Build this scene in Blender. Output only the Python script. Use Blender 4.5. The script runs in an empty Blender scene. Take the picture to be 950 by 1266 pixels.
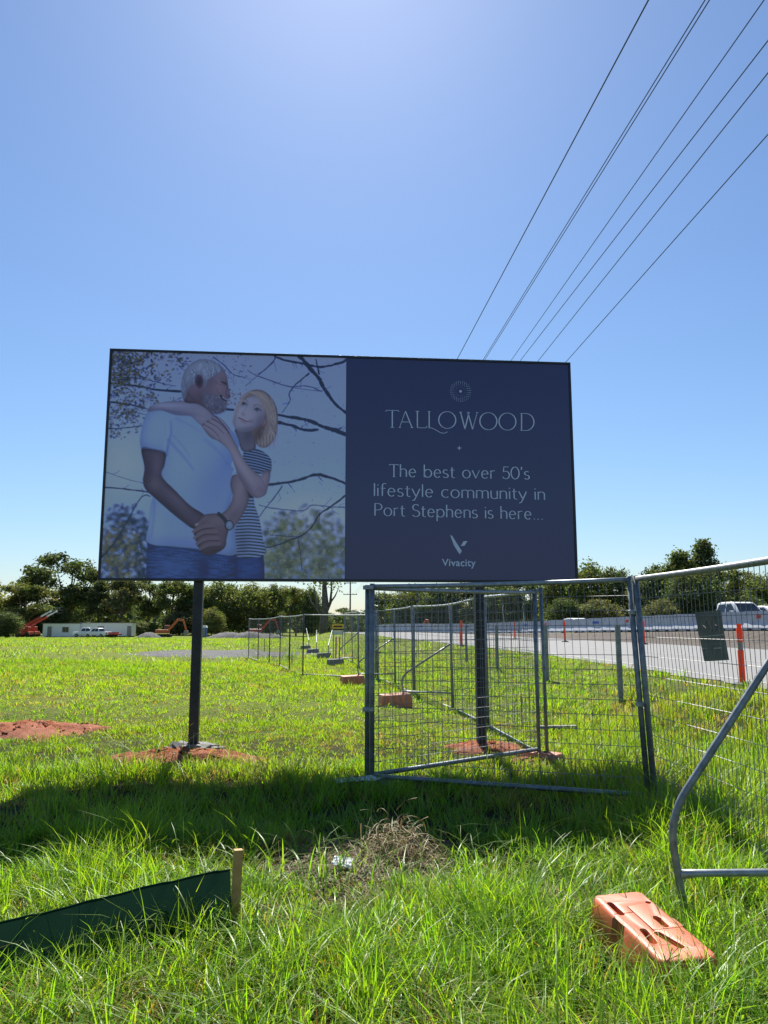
import bpy, bmesh, math, random
import numpy as np
from mathutils import Vector, Matrix

random.seed(7)
rng = np.random.default_rng(11)
scene = bpy.context.scene
C = scene.collection
R = math.radians

# ------------------------------------------------------------ camera, sky, sun, exposure
EYE, PITCH, FPX = 1.6, R(8.25), 950.0
cam_data = bpy.data.cameras.new('camera')
cam_data.sensor_fit = 'HORIZONTAL'
cam_data.sensor_width = 36.0
cam_data.lens = 36.0 * FPX / 950.0
cam_data.clip_start = 0.05
cam_data.clip_end = 6000
cam = bpy.data.objects.new('camera', cam_data)
C.objects.link(cam)
cam.location = (0, 0, EYE)
cam.rotation_euler = (R(90) + PITCH, 0, 0)
scene.camera = cam

SUN_EL, SUN_AZ = R(49.3), R(-3.6)          # azimuth from +Y towards +X
world = bpy.data.worlds.new('World')
scene.world = world
world.use_nodes = True
wn = world.node_tree
for n in list(wn.nodes):
    wn.nodes.remove(n)
w_out = wn.nodes.new('ShaderNodeOutputWorld')
w_bg = wn.nodes.new('ShaderNodeBackground')
w_sky = wn.nodes.new('ShaderNodeTexSky')
w_sky.sky_type = 'NISHITA'
w_sky.sun_disc = False
w_sky.sun_elevation = SUN_EL
w_sky.sun_rotation = SUN_AZ
w_sky.altitude = 0
w_sky.air_density = 1.2
w_sky.dust_density = 0.36
w_sky.ozone_density = 8.5
w_bg.inputs['Strength'].default_value = 0.061
wn.links.new(w_sky.outputs['Color'], w_bg.inputs['Color'])
wn.links.new(w_bg.outputs['Background'], w_out.inputs['Surface'])

sun_data = bpy.data.lights.new('sun', 'SUN')
sun_data.energy = 5.0
sun_data.angle = R(0.53)
sun_data.color = (1.0, 0.96, 0.88)
sun = bpy.data.objects.new('sun', sun_data)
C.objects.link(sun)
sdir = Vector((math.sin(SUN_AZ) * math.cos(SUN_EL), math.cos(SUN_AZ) * math.cos(SUN_EL), math.sin(SUN_EL)))
sun.rotation_euler = sdir.to_track_quat('Z', 'Y').to_euler()
sun.location = (0, 30, 40)

scene.view_settings.view_transform = 'Standard'
scene.view_settings.look = 'None'
scene.view_settings.gamma = 1.0
scene.view_settings.use_curve_mapping = False
scene.view_settings.exposure = 1.0
scene.cycles.max_bounces = 6
scene.cycles.transparent_max_bounces = 8

# ------------------------------------------------------------ terrain shape
def S(t):
    t = np.clip(t, 0, 1)
    return t * t * (3 - 2 * t)

def road_edge(Y):
    Y = np.asarray(Y, float)
    return np.where(Y < 37, 6.1 - .003 * (np.maximum(Y, 10) - 10) ** 2, 3.913 - .162 * (Y - 37))

ROAD_W = 10.5
def barrier_x(Y):
    return np.interp(Y, [0, 28, 39.6, 55, 68, 82, 105, 160], [33, 23.4, 19.8, 15.6, 12.3, 7.6, -1, -22])

def heap(X, Y, cx, cy, rx, ry, h):
    return h * np.exp(-((X - cx) / rx) ** 2 - ((Y - cy) / ry) ** 2)

def zt(X, Y):
    X = np.asarray(X, float); Y = np.asarray(Y, float)
    xe = road_edge(Y)
    right = S((X - (xe - 2.8)) / 2.6) * S((Y - 6) / 6.5)
    fade = 1 - S((Y - 90) / 60)
    z = .55 * right * fade
    z = z - 1.15 * S((Y - 38) / 115) * (1 - right * fade)
    up = S((X - (barrier_x(Y) - 2.6)) / 2.4) * np.clip((78 - Y) / 38, 0, 1) * S((Y - 8) / 10)
    z = z + .68 * up
    rough = 1 - S((X - (xe - 1.2)) / 1.0)
    z = z + rough * (.028 * np.sin(1.7 * X + .6 * Y) * np.cos(1.3 * Y - .5 * X) + .018 * np.sin(4.1 * X - 1.2) * np.sin(3.3 * Y + .4))
    z = z + rough * S((Y - 14) / 20) * .10 * np.sin(.31 * X + 1) * np.sin(.21 * Y + .5)
    z = z + heap(X, Y, .05, 5.55, .5, .35, .075) + heap(X, Y, -.75, 5.75, .3, .25, .04)
    z = z + heap(X, Y, .9, 4.5, .3, .3, .05)
    return z

def ztf(x, y):
    return float(zt(x, y))

# a photograph pixel (950 x 1266) as a ray of the real camera, used to survey where things stand
def ray(px, py):
    xc, yc = (px - 475) / FPX, (633 - py) / FPX
    c, s = math.cos(PITCH), math.sin(PITCH)
    return Vector((xc, c - yc * s, s + yc * c))

def on_ground(px, py, dz=0.0):
    d = ray(px, py); z = 0.0
    for _ in range(60):
        t = (z + dz - EYE) / d.z
        p = Vector((0, 0, EYE)) + d * t
        z = .5 * z + .5 * ztf(p.x, p.y)
    return Vector((p.x, p.y, ztf(p.x, p.y)))

def at_y(px, py, Y):
    d = ray(px, py)
    return Vector((0, 0, EYE)) + d * (Y / d.y)

def at_z(px, py, z):
    d = ray(px, py)
    return Vector((0, 0, EYE)) + d * ((z - EYE) / d.z)

# ------------------------------------------------------------ object helpers
def tag(o, label=None, cat=None, group=None, kind=None):
    if label: o['label'] = label
    if cat: o['category'] = cat
    if group: o['group'] = group
    if kind: o['kind'] = kind
    return o

def empty(name, loc=(0, 0, 0), rz=0.0):
    o = bpy.data.objects.new(name, None)
    o.empty_display_size = .2
    C.objects.link(o)
    o.location = loc
    o.rotation_euler = (0, 0, rz)
    return o

def link_mesh(name, me, parent=None):
    o = bpy.data.objects.new(name, me)
    C.objects.link(o)
    if parent is not None:
        o.parent = parent
    return o

def copy_tree(o, parent=None):
    c = o.copy()
    C.objects.link(c)
    c.parent = parent
    for ch in list(o.children):
        copy_tree(ch, c)
    return c

class MB:
    """collects shapes, builds ONE mesh"""
    def __init__(self):
        self.v, self.f = [], []
    def add(self, vs, fs):
        b = len(self.v)
        self.v += [tuple(p) for p in vs]
        self.f += [tuple(i + b for i in f) for f in fs]
        return self
    def box(self, x0, x1, y0, y1, z0, z1, mat=None, taper=(1, 1)):
        cx, cy = (x0 + x1) / 2, (y0 + y1) / 2
        vs = [Vector((x, y, z0)) for x, y in ((x0, y0), (x1, y0), (x1, y1), (x0, y1))]
        vs += [Vector((cx + (x - cx) * taper[0], cy + (y - cy) * taper[1], z1)) for x, y in ((x0, y0), (x1, y0), (x1, y1), (x0, y1))]
        if mat is not None: vs = [mat @ p for p in vs]
        return self.add(vs, [(3, 2, 1, 0), (4, 5, 6, 7), (0, 1, 5, 4), (1, 2, 6, 5), (2, 3, 7, 6), (3, 0, 4, 7)])
    def bar(self, a, b, w, d, up=(0, 0, 1)):
        a, b = Vector(a), Vector(b)
        t = (b - a).normalized()
        s = t.cross(Vector(up))
        if s.length < 1e-4: s = t.cross(Vector((1, 0, 0)))
        s.normalize(); u = s.cross(t)
        vs = []
        for p in (a, b):
            for i, j in ((-1, -1), (1, -1), (1, 1), (-1, 1)):
                vs.append(p + s * (w / 2 * i) + u * (d / 2 * j))
        return self.add(vs, [(3, 2, 1, 0), (4, 5, 6, 7), (0, 1, 5, 4), (1, 2, 6, 5), (2, 3, 7, 6), (3, 0, 4, 7)])
    def tube(self, pts, r, n=8, caps=True):
        pts = [Vector(p) for p in pts]
        rs = r if isinstance(r, (list, tuple)) else [r] * len(pts)
        b = len(self.v); prev = None
        for i, p in enumerate(pts):
            t = (pts[min(i + 1, len(pts) - 1)] - pts[max(i - 1, 0)]).normalized()
            if prev is None:
                s = t.cross(Vector((0, 0, 1)))
                if s.length < 1e-3: s = t.cross(Vector((0, 1, 0)))
                s.normalize()
            else:
                s = (prev - t * prev.dot(t)).normalized()
            prev = s; u = t.cross(s)
            for k in range(n):
                a = 2 * math.pi * k / n
                self.v.append(tuple(p + (s * math.cos(a) + u * math.sin(a)) * rs[i]))
        for i in range(len(pts) - 1):
            for k in range(n):
                k2 = (k + 1) % n
                self.f.append((b + i * n + k, b + i * n + k2, b + (i + 1) * n + k2, b + (i + 1) * n + k))
        if caps:
            self.f.append(tuple(b + k for k in range(n))[::-1])
            self.f.append(tuple(b + (len(pts) - 1) * n + k for k in range(n)))
        return self
    def lathe(self, prof, n=16, mat=None):
        b = len(self.v)
        for r, z in prof:
            for k in range(n):
                a = 2 * math.pi * k / n
                p = Vector((r * math.cos(a), r * math.sin(a), z))
                if mat is not None: p = mat @ p
                self.v.append(tuple(p))
        for i in range(len(prof) - 1):
            for k in range(n):
                k2 = (k + 1) % n
                self.f.append((b + i * n + k, b + i * n + k2, b + (i + 1) * n + k2, b + (i + 1) * n + k))
        self.f.append(tuple(b + k for k in range(n))[::-1])
        self.f.append(tuple(b + (len(prof) - 1) * n + k for k in range(n)))
        return self
    def prism(self, poly, y0, y1, mat=None):
        """poly in (x, z), extruded along y"""
        n = len(poly)
        vs = [Vector((x, y0, z)) for x, z in poly] + [Vector((x, y1, z)) for x, z in poly]
        if mat is not None: vs = [mat @ p for p in vs]
        fs = [tuple(range(n)), tuple(range(2 * n - 1, n - 1, -1))]
        fs += [(i, i + n, (i + 1) % n + n, (i + 1) % n) for i in range(n)]
        return self.add(vs, fs)
    def build(self, name, mat, parent=None, smooth=False, bevel=0.0, segs=2):
        me = bpy.data.meshes.new(name)
        me.from_pydata(self.v, [], self.f)
        bm = bmesh.new(); bm.from_mesh(me)
        bmesh.ops.recalc_face_normals(bm, faces=bm.faces)
        if bevel > 0:
            es = [e for e in bm.edges if len(e.link_faces) == 2 and e.calc_face_angle(0) > .5]
            bmesh.ops.bevel(bm, geom=es, offset=bevel, segments=segs, profile=.5, affect='EDGES', clamp_overlap=True)
        bm.to_mesh(me); bm.free()
        me.materials.append(mat)
        if smooth:
            me.polygons.foreach_set('use_smooth', [True] * len(me.polygons))
            if bevel > 0 or smooth == 'auto':
                me.set_sharp_from_angle(angle=R(40))
        return link_mesh(name, me, parent)

def fast_mesh(name, V, loops, starts, mats, mat_idx=None, cols=None, smooth=False):
    me = bpy.data.meshes.new(name)
    me.vertices.add(len(V)); me.vertices.foreach_set('co', np.ascontiguousarray(V, np.float32).ravel())
    me.loops.add(len(loops)); me.loops.foreach_set('vertex_index', np.ascontiguousarray(loops, np.int32))
    me.polygons.add(len(starts)); me.polygons.foreach_set('loop_start', np.ascontiguousarray(starts, np.int32))
    for m in mats: me.materials.append(m)
    if mat_idx is not None: me.polygons.foreach_set('material_index', np.ascontiguousarray(mat_idx, np.int32))
    me.update(calc_edges=True)
    if smooth: me.polygons.foreach_set('use_smooth', np.ones(len(starts), bool))
    if cols is not None:
        at = me.attributes.new('tint', 'FLOAT_COLOR', 'POINT')
        rgba = np.ones((len(V), 4), np.float32); rgba[:, :3] = cols
        at.data.foreach_set('color', rgba.ravel())
    return me

def grid_mesh(name, V, nu, nv, mat, cols=None, smooth=True):
    """V is (nv*nu,3), row major"""
    i = np.arange(nu - 1)[None, :] + np.arange(nv - 1)[:, None] * nu
    q = np.stack([i, i + 1, i + 1 + nu, i + nu], -1).reshape(-1, 4)
    return fast_mesh(name, V, q.ravel(), np.arange(len(q)) * 4, [mat], cols=cols, smooth=smooth)

# ------------------------------------------------------------ materials
def nt(name):
    m = bpy.data.materials.new(name)
    m.use_nodes = True
    t = m.node_tree
    b = t.nodes['Principled BSDF']
    return m, t, b

def texco(t, scale=None, kind='Object'):
    tc = t.nodes.new('ShaderNodeTexCoord')
    return tc.outputs[kind]

def noise(t, vec, scale, detail=5, rough=.6):
    n = t.nodes.new('ShaderNodeTexNoise')
    n.inputs['Scale'].default_value = scale
    n.inputs['Detail'].default_value = detail
    n.inputs['Roughness'].default_value = rough
    t.links.new(vec, n.inputs['Vector'])
    return n.outputs['Fac']

def ramp(t, fac, stops):
    r = t.nodes.new('ShaderNodeValToRGB')
    e = r.color_ramp.elements
    while len(e) < len(stops): e.new(.5)
    for el, (p, c) in zip(e, stops):
        el.position = p; el.color = (*c, 1)
    t.links.new(fac, r.inputs['Fac'])
    return r.outputs['Color']

def mix(t, fac, a, b, mode='MIX'):
    m = t.nodes.new('ShaderNodeMix'); m.data_type = 'RGBA'; m.blend_type = mode
    for sock, val in ((m.inputs[0], fac), (m.inputs[6], a), (m.inputs[7], b)):
        if hasattr(val, 'links') or isinstance(val, bpy.types.NodeSocket): t.links.new(val, sock)
        elif isinstance(val, (int, float)): sock.default_value = val
        else: sock.default_value = (*val, 1)
    return m.outputs[2]

def bump(t, b, h, strength=.3, dist=.02):
    n = t.nodes.new('ShaderNodeBump')
    n.inputs['Strength'].default_value = strength
    n.inputs['Distance'].default_value = dist
    t.links.new(h, n.inputs['Height'])
    t.links.new(n.outputs['Normal'], b.inputs['Normal'])

def worn(name, c1, c2, scale=8, rough=.6, metal=0.0, bstr=.15, bdist=.004, lo=.35, hi=.65, spec=.5):
    m, t, b = nt(name)
    v = texco(t)
    f = noise(t, v, scale)
    t.links.new(ramp(t, f, [(lo, c1), (hi, c2)]), b.inputs['Base Color'])
    b.inputs['Roughness'].default_value = rough
    b.inputs['Metallic'].default_value = metal
    b.inputs['Specular IOR Level'].default_value = spec
    bump(t, b, noise(t, v, scale * 6), bstr, bdist)
    return m

MAT = {}
MAT['black_steel'] = worn('black_steel', (.012, .012, .013), (.03, .03, .03), 6, .45)
MAT['frame_black'] = worn('frame_black', (.010, .011, .014), (.02, .02, .024), 9, .4)
MAT['galv'] = worn('galvanised_steel', (.26, .28, .29), (.40, .42, .43), 22, .5, .6)
MAT['galv_dark'] = worn('weathered_galvanised', (.15, .17, .18), (.28, .30, .31), 16, .5, .6)
MAT['wire'] = worn('fence_wire', (.18, .185, .19), (.30, .30, .295), 30, .6, .3)
MAT['wire_weld'] = MAT['wire']
MAT['concrete'] = worn('grey_concrete', (.14, .135, .125), (.27, .26, .245), 9, .9, 0, .5, .01)
m, t, b = nt('faded_orange_plastic')
v = texco(t)
f1 = noise(t, v, 6, 6, .65); f2 = noise(t, v, 38, 8, .8); f3 = noise(t, v, 14, 5, .6)
c = ramp(t, f1, [(.3, (.46, .085, .03)), (.7, (.60, .155, .066))])
dirt = ramp(t, f3, [(.52, (0, 0, 0)), (.72, (.75, .75, .75))])
c = mix(t, dirt, c, (.22, .12, .065))
sc1 = ramp(t, f2, [(.60, (0, 0, 0)), (.70, (.6, .6, .6))])
c = mix(t, sc1, c, (.62, .36, .26))
t.links.new(c, b.inputs['Base Color']); b.inputs['Roughness'].default_value = .5
bump(t, b, f2, .15, .004)
MAT['orange_plastic'] = m
def glow_plastic(name, col, tr_=.5):
    m = bpy.data.materials.new(name); m.use_nodes = True
    t = m.node_tree; b = t.nodes['Principled BSDF']; out = t.nodes['Material Output']
    f = noise(t, texco(t), 6)
    c = mix(t, f, tuple(x * .85 for x in col), col)
    t.links.new(c, b.inputs['Base Color']); b.inputs['Roughness'].default_value = .45
    tl_ = t.nodes.new('ShaderNodeBsdfTranslucent'); t.links.new(c, tl_.inputs['Color'])
    ms = t.nodes.new('ShaderNodeMixShader'); ms.inputs[0].default_value = tr_
    t.links.new(b.outputs[0], ms.inputs[1]); t.links.new(tl_.outputs[0], ms.inputs[2]); t.links.new(ms.outputs[0], out.inputs['Surface'])
    return m
MAT['orange_bright'] = glow_plastic('orange_bollard', (.90, .13, .015), .4)
MAT['orange_dull'] = worn('dusty_orange_plastic', (.42, .13, .06), (.55, .22, .12), 12, .6)
MAT['rubber'] = worn('black_rubber', (.012, .012, .012), (.03, .03, .028), 14, .8)
MAT['timber'] = worn('pine_stake', (.38, .20, .06), (.52, .30, .11), 14, .75, 0, .3)
MAT['pole_wood'] = worn('weathered_pole', (.10, .085, .07), (.2, .18, .15), 5, .9)
MAT['white_paint'] = worn('white_paint', (.70, .71, .71), (.80, .80, .80), 4, .35)
MAT['white_plastic'] = worn('white_barrier_plastic', (.36, .38, .42), (.52, .53, .55), 2.2, .5)
MAT['blue_paint'] = worn('blue_mark', (.03, .09, .38), (.05, .13, .48), 5, .5)
MAT['red_paint'] = worn('red_machine_paint', (.38, .025, .015), (.48, .05, .03), 4, .45)
MAT['orange_paint'] = worn('orange_machine_paint', (.42, .08, .018), (.52, .12, .03), 4, .45)
MAT['glass'] = worn('dark_glass', (.012, .015, .02), (.03, .035, .04), 3, .06, 0, 0, .001, spec=.7)
MAT['grey_metal'] = worn('grey_metal', (.16, .165, .17), (.26, .265, .27), 8, .5, .3)
MAT['plate_back'] = worn('grey_plate_back', (.11, .112, .105), (.15, .15, .14), 10, .55)
MAT['plate_ghost'] = worn('plate_pale_mark', (.2, .195, .18), (.25, .24, .22), 20, .6)
MAT['plate_white'] = worn('plate_tape', (.42, .42, .40), (.6, .6, .58), 20, .6)
MAT['plate_green'] = worn('plate_lower', (.10, .115, .105), (.14, .155, .14), 14, .55)
MAT['yellow_sign'] = worn('yellow_sign', (.62, .36, .03), (.70, .44, .05), 8, .5)
MAT['blue_sign'] = worn('pale_blue_sheet', (.30, .42, .52), (.42, .52, .6), 8, .6)
MAT['pink_plastic'] = worn('pink_marker', (.55, .16, .20), (.66, .24, .26), 8, .6)
MAT['paper'] = worn('crumpled_paper', (.62, .63, .63), (.8, .8, .79), 14, .8)
MAT['cable'] = worn('overhead_cable', (.02, .02, .022), (.05, .05, .05), 30, .5)
MAT['band'] = worn('reflective_band', (.22, .20, .19), (.32, .29, .27), 10, .4)
MAT['bark'] = worn('tree_bark', (.07, .055, .04), (.20, .17, .13), 3, .95, 0, .8, .05)
MAT['bark_pale'] = worn('pale_bark', (.06, .055, .05), (.14, .13, .115), 2, .95, 0, .8, .05)
MAT['dark_mark'] = worn('stencil_black', (.012, .01, .01), (.03, .025, .02), 8, .7)
MAT['sheet_clear'] = worn('dusty_plastic_sheet', (.45, .45, .46), (.62, .62, .64), 12, .4)

m, t, b = nt('wet_red_soil')
v = texco(t)
f = noise(t, v, 3.5, 8, .7)
t.links.new(ramp(t, f, [(.3, (.16, .042, .016)), (.55, (.30, .092, .038)), (.8, (.38, .15, .07))]), b.inputs['Base Color'])
b.inputs['Roughness'].default_value = .95
bump(t, b, noise(t, v, 22, 6, .7), .8, .05)
MAT['soil'] = m

m, t, b = nt('meadow_ground')
v = texco(t)
f1 = noise(t, v, .35, 6, .65); f2 = noise(t, v, 6, 8, .75)
cA = ramp(t, f2, [(.3, (.08, .10, .02)), (.55, (.15, .20, .028)), (.75, (.22, .24, .05))])
cB = ramp(t, f2, [(.3, (.10, .11, .03)), (.6, (.18, .21, .035)), (.8, (.25, .24, .08))])
sx_ = t.nodes.new('ShaderNodeSeparateXYZ'); t.links.new(v, sx_.inputs[0])
mr_ = t.nodes.new('ShaderNodeMapRange'); mr_.inputs[1].default_value = 9; mr_.inputs[2].default_value = 15
t.links.new(sx_.outputs['Y'], mr_.inputs[0])
shaded_thatch = ramp(t, f2, [(.3, (.030, .026, .014)), (.6, (.055, .052, .022)), (.8, (.10, .085, .045))])   # brown ground near the sign, with shade between grass blades put into its colour
t.links.new(mix(t, mr_.outputs[0], shaded_thatch, mix(t, f1, cA, cB)), b.inputs['Base Color'])
b.inputs['Roughness'].default_value = 1.0
b.inputs['Specular IOR Level'].default_value = .1
bump(t, b, f2, 1.0, .12)
MAT['ground'] = m

m, t, b = nt('pale_road_surface')
v = texco(t)
f1 = noise(t, v, 40, 6, .7); f2 = noise(t, v, .5, 4, .6)
c = mix(t, f2, ramp(t, f1, [(.3, (.135, .132, .13)), (.7, (.21, .207, .203))]), (.185, .18, .172))
t.links.new(c, b.inputs['Base Color']); b.inputs['Roughness'].default_value = .9
bump(t, b, f1, .4, .01)
MAT['road'] = m
MAT['line_paint'] = worn('road_line_paint', (.20, .20, .195), (.34, .34, .33), 9, .7)

m, t, b = nt('scraped_earth')
v = texco(t)
f1 = noise(t, v, 2.2, 9, .75); f2 = noise(t, v, 14, 6, .7)
c = mix(t, f2, ramp(t, f1, [(.3, (.06, .047, .037)), (.55, (.13, .105, .085)), (.75, (.19, .165, .14))]), (.12, .10, .083))
t.links.new(c, b.inputs['Base Color']); b.inputs['Roughness'].default_value = 1
bump(t, b, f1, 1.0, .25)
MAT['earth'] = m

m, t, b = nt('grey_gravel')
v = texco(t)
f1 = noise(t, v, 9, 9, .8)
t.links.new(ramp(t, f1, [(.3, (.08, .078, .076)), (.6, (.15, .147, .143)), (.8, (.24, .235, .23))]), b.inputs['Base Color'])
b.inputs['Roughness'].default_value = 1
bump(t, b, f1, 1.0, .1)
MAT['gravel'] = m

def leaf_mat(name, trans=.45, gain=(1.5, 1.6, .8), rough=.5, gloss=.06):
    m = bpy.data.materials.new(name); m.use_nodes = True
    t = m.node_tree
    for n in list(t.nodes): t.nodes.remove(n)
    out = t.nodes.new('ShaderNodeOutputMaterial')
    at = t.nodes.new('ShaderNodeAttribute'); at.attribute_name = 'tint'
    df = t.nodes.new('ShaderNodeBsdfDiffuse'); tr = t.nodes.new('ShaderNodeBsdfTranslucent')
    gl = t.nodes.new('ShaderNodeBsdfGlossy'); gl.inputs['Roughness'].default_value = rough
    gl.inputs['Color'].default_value = (.9, .95, .85, 1)
    t.links.new(at.outputs['Color'], df.inputs['Color'])
    t.links.new(mix(t, 1.0, at.outputs['Color'], gain, 'MULTIPLY'), tr.inputs['Color'])
    m1 = t.nodes.new('ShaderNodeMixShader'); m1.inputs[0].default_value = trans
    m2 = t.nodes.new('ShaderNodeMixShader'); m2.inputs[0].default_value = gloss
    t.links.new(df.outputs[0], m1.inputs[1]); t.links.new(tr.outputs[0], m1.inputs[2])
    t.links.new(m1.outputs[0], m2.inputs[1]); t.links.new(gl.outputs[0], m2.inputs[2])
    t.links.new(m2.outputs[0], out.inputs['Surface'])
    return m
MAT['grass'] = leaf_mat('grass_blades', .52, (2.1, 2.05, .55), .4, .025)
MAT['straw'] = leaf_mat('dry_straw', .3, (1.2, 1.2, 1.0), .6, .04)
MAT['leaf'] = leaf_mat('tree_leaves', .36, (1.6, 1.6, .65), .6, .03)

def shade_cloth():
    m = bpy.data.materials.new('green_shade_cloth'); m.use_nodes = True
    t = m.node_tree
    for n in list(t.nodes): t.nodes.remove(n)
    out = t.nodes.new('ShaderNodeOutputMaterial')
    v = texco(t)
    w = t.nodes.new('ShaderNodeTexWave'); w.inputs['Scale'].default_value = 60; w.inputs['Distortion'].default_value = 1.5
    t.links.new(v, w.inputs['Vector'])
    f = noise(t, v, 5)
    c = mix(t, f, (.011, .036, .024), (.020, .056, .038))
    c = mix(t, .25, c, w.outputs['Color'], 'MULTIPLY')
    df = t.nodes.new('ShaderNodeBsdfDiffuse'); tr = t.nodes.new('ShaderNodeBsdfTranslucent')
    t.links.new(c, df.inputs['Color']); t.links.new(c, tr.inputs['Color'])
    ms = t.nodes.new('ShaderNodeMixShader'); ms.inputs[0].default_value = .22
    t.links.new(df.outputs[0], ms.inputs[1]); t.links.new(tr.outputs[0], ms.inputs[2])
    t.links.new(ms.outputs[0], out.inputs['Surface'])
    return m
MAT['shade_cloth'] = shade_cloth()
# ------------------------------------------------------------ the ground
def axis(fine, step, lim, growth):
    a, b = fine
    xs = list(np.arange(a, b + 1e-6, step))
    lo, s = xs[0], step
    while lo > lim[0]:
        s *= growth; lo -= s; xs.insert(0, lo)
    hi, s = xs[-1], step
    while hi < lim[1]:
        s *= growth; hi += s; xs.append(hi)
    return np.array(xs)
gx = axis((-9, 24), .3, (-900, 900), 1.13)
gy = axis((1, 62), .3, (-60, 2200), 1.13)
GX, GY = np.meshgrid(gx, gy)
GZ = zt(GX, GY)
xe = road_edge(GY)
under = S((GX - xe - .2) / .5) * S((barrier_x(GY) + 14.5 - GX) / .5) * S((GY - 4) / 2) * (1 - S((GY - 150) / 10))
GZ = GZ - .10 * under
me = grid_mesh('ground', np.stack([GX, GY, GZ], -1).reshape(-1, 3), len(gx), len(gy), MAT['ground'])
tag(link_mesh('ground', me), 'grassy ground falling away to a level meadow', None, None, 'structure')

def strip(name, fx0, fx1, y0, y1, dy, nx, lift, mat, label, taper_ragged=0.0):
    ys = np.arange(y0, y1 + .01, dy)
    V = []
    for i, y in enumerate(ys):
        a, c = float(fx0(y)), float(fx1(y))
        if taper_ragged:
            a += taper_ragged * (math.sin(y * 2.3) * .5 + math.sin(y * 5.7 + 1) * .3)
        for x in np.linspace(a, c, nx):
            V.append((x, y, ztf(x, y) + lift))
    me = grid_mesh(name, np.array(V), nx, len(ys), mat)
    return tag(link_mesh(name, me), label, None, None, 'structure')
strip('road', road_edge, lambda y: road_edge(y) + ROAD_W, 5, 140, .5, 14, .012, MAT['road'], 'pale grey road beyond the fence', .25)
strip('dirt_shoulder', lambda y: road_edge(y) + ROAD_W - .1, lambda y: barrier_x(y) + 1.5, 5, 120, .5, 16, .004, MAT['earth'], 'bare scraped earth bank below the white barriers', .3)
strip('highway', lambda y: barrier_x(y) + 1.4, lambda y: barrier_x(y) + 14, 5, 130, .6, 10, .016, MAT['road'], 'upper highway behind the white barriers')
for nm, off, w, lab in (('edge_line', .55, .12, 'worn white line along the near road edge'), ('lane_line', 4.4, .12, 'thin white lane line down the pale road')):
    strip(nm, lambda y: road_edge(y) + off, lambda y: road_edge(y) + off + w, 6, 120, .5, 2, .018, MAT['line_paint'], lab)

def patch(name, cx, cy, rx, ry, h, mat, label, lift=.006, seed=0, n=40, kind='structure', rag=.35, rough=.16):
    r_ = np.random.default_rng(seed)
    ph = r_.uniform(0, 6.28, 6)
    V = [(cx, cy, ztf(cx, cy) + lift + h)]; F = []
    rings = 7
    for j in range(1, rings + 1):
        for k in range(n):
            a = 2 * math.pi * k / n
            q = 1 + rag * (.5 * math.sin(2 * a + ph[0]) + .35 * math.sin(3 * a + ph[1]) + .3 * math.sin(5 * a + ph[2]) + .25 * math.sin(9 * a + ph[3]))
            f = j / rings
            x, y = cx + rx * f * q * math.cos(a), cy + ry * f * q * math.sin(a)
            z = ztf(x, y) + lift + h * (1 - f * f) * (1 + rough * r_.uniform(-1, 1)) - (.03 if j == rings else 0)
            V.append((x, y, z))
    for k in range(n):
        F.append((0, 1 + k, 1 + (k + 1) % n))
        for j in range(rings - 1):
            a, b_ = 1 + j * n + k, 1 + j * n + (k + 1) % n
            F.append((a, a + n, b_ + n, b_))
    mb = MB(); mb.add(V, F)
    return tag(mb.build(name, mat, None, True), label, None, None, kind)

BARE = []   # ellipses without turf: cx, cy, rx, ry
def soil(px, py, rx, ry, h, label, seed):
    p = on_ground(px, py)
    BARE.append((p.x, p.y - .12 * ry, rx * 1.0, ry * 1.15))
    o = patch('soil_patch', p.x, p.y, rx, ry, h, MAT['soil'], label, seed=seed, rough=.45, rag=.5, n=56)
    r_ = np.random.default_rng(seed + 70); mb = MB()
    for _ in range(int(150 * min(1, rx))):
        a_, q_ = r_.uniform(0, 6.28), r_.uniform(0, 1.15) ** .7
        x, y = p.x + rx * q_ * math.cos(a_), p.y + ry * q_ * math.sin(a_); s = r_.uniform(.008, .035) * min(1, rx * 1.6)
        bm = bmesh.new(); bmesh.ops.create_icosphere(bm, subdivisions=1, radius=s)
        for v in bm.verts: v.co *= r_.uniform(.6, 1.25)
        base_z = ztf(x, y) + h * max(0, 1 - q_ * q_) + .004
        mb.add([v.co + Vector((x, y, base_z)) for v in bm.verts], [[v.index for v in f.verts] for f in bm.faces]); bm.free()
    c_ = mb.build('soil_clods', MAT['soil'], o); c_['kind'] = 'stuff'
    return o
soil(46, 905, 1.0, .85, .12, 'patch of bare red soil at the left edge of the meadow', 1)
soil(222, 940, .85, .52, .10, 'red soil spread round the foot of the left sign post', 2)
soil(598, 926, .46, .42, .07, 'red soil spread round the foot of the right sign post', 3)
soil(666, 940, .34, .2, .03, 'red soil under the corner fence foot', 4)
soil(168, 900, .1, .04, .02, 'small crumb of red soil in the short grass', 5)
g1 = on_ground(268, 808)
BARE.append((g1.x, g1.y, 4.6, 3.0))
patch('gravel_track', g1.x, g1.y, 5.0, 3.6, .02, MAT['gravel'], 'pale gravel track crossing the meadow behind the left post', .03, 6)

# ------------------------------------------------------------ the billboard
BL, BR_ = Vector((-3.552, 9.549, 0)), Vector((2.544, 10.090, 0))
BW, BZ0, BZ1 = (BR_ - BL).length, 2.125, 5.125
brz = math.atan2(BR_.y - BL.y, BR_.x - BL.x)
board = empty('billboard', BL, brz)
tag(board, 'large billboard with a couple pictured beside navy lettering on two black posts', 'billboard')
B_inv = (Matrix.Translation(BL) @ Matrix.Rotation(brz, 4, 'Z')).inverted()
def on_board(px, py):
    """photograph pixel to (x, z) on the billboard face"""
    o = B_inv @ Vector((0, 0, EYE)); d = B_inv.to_3x3() @ ray(px, py)
    t_ = -o.y / d.y
    p = o + d * t_
    return p.x, p.z

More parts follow.
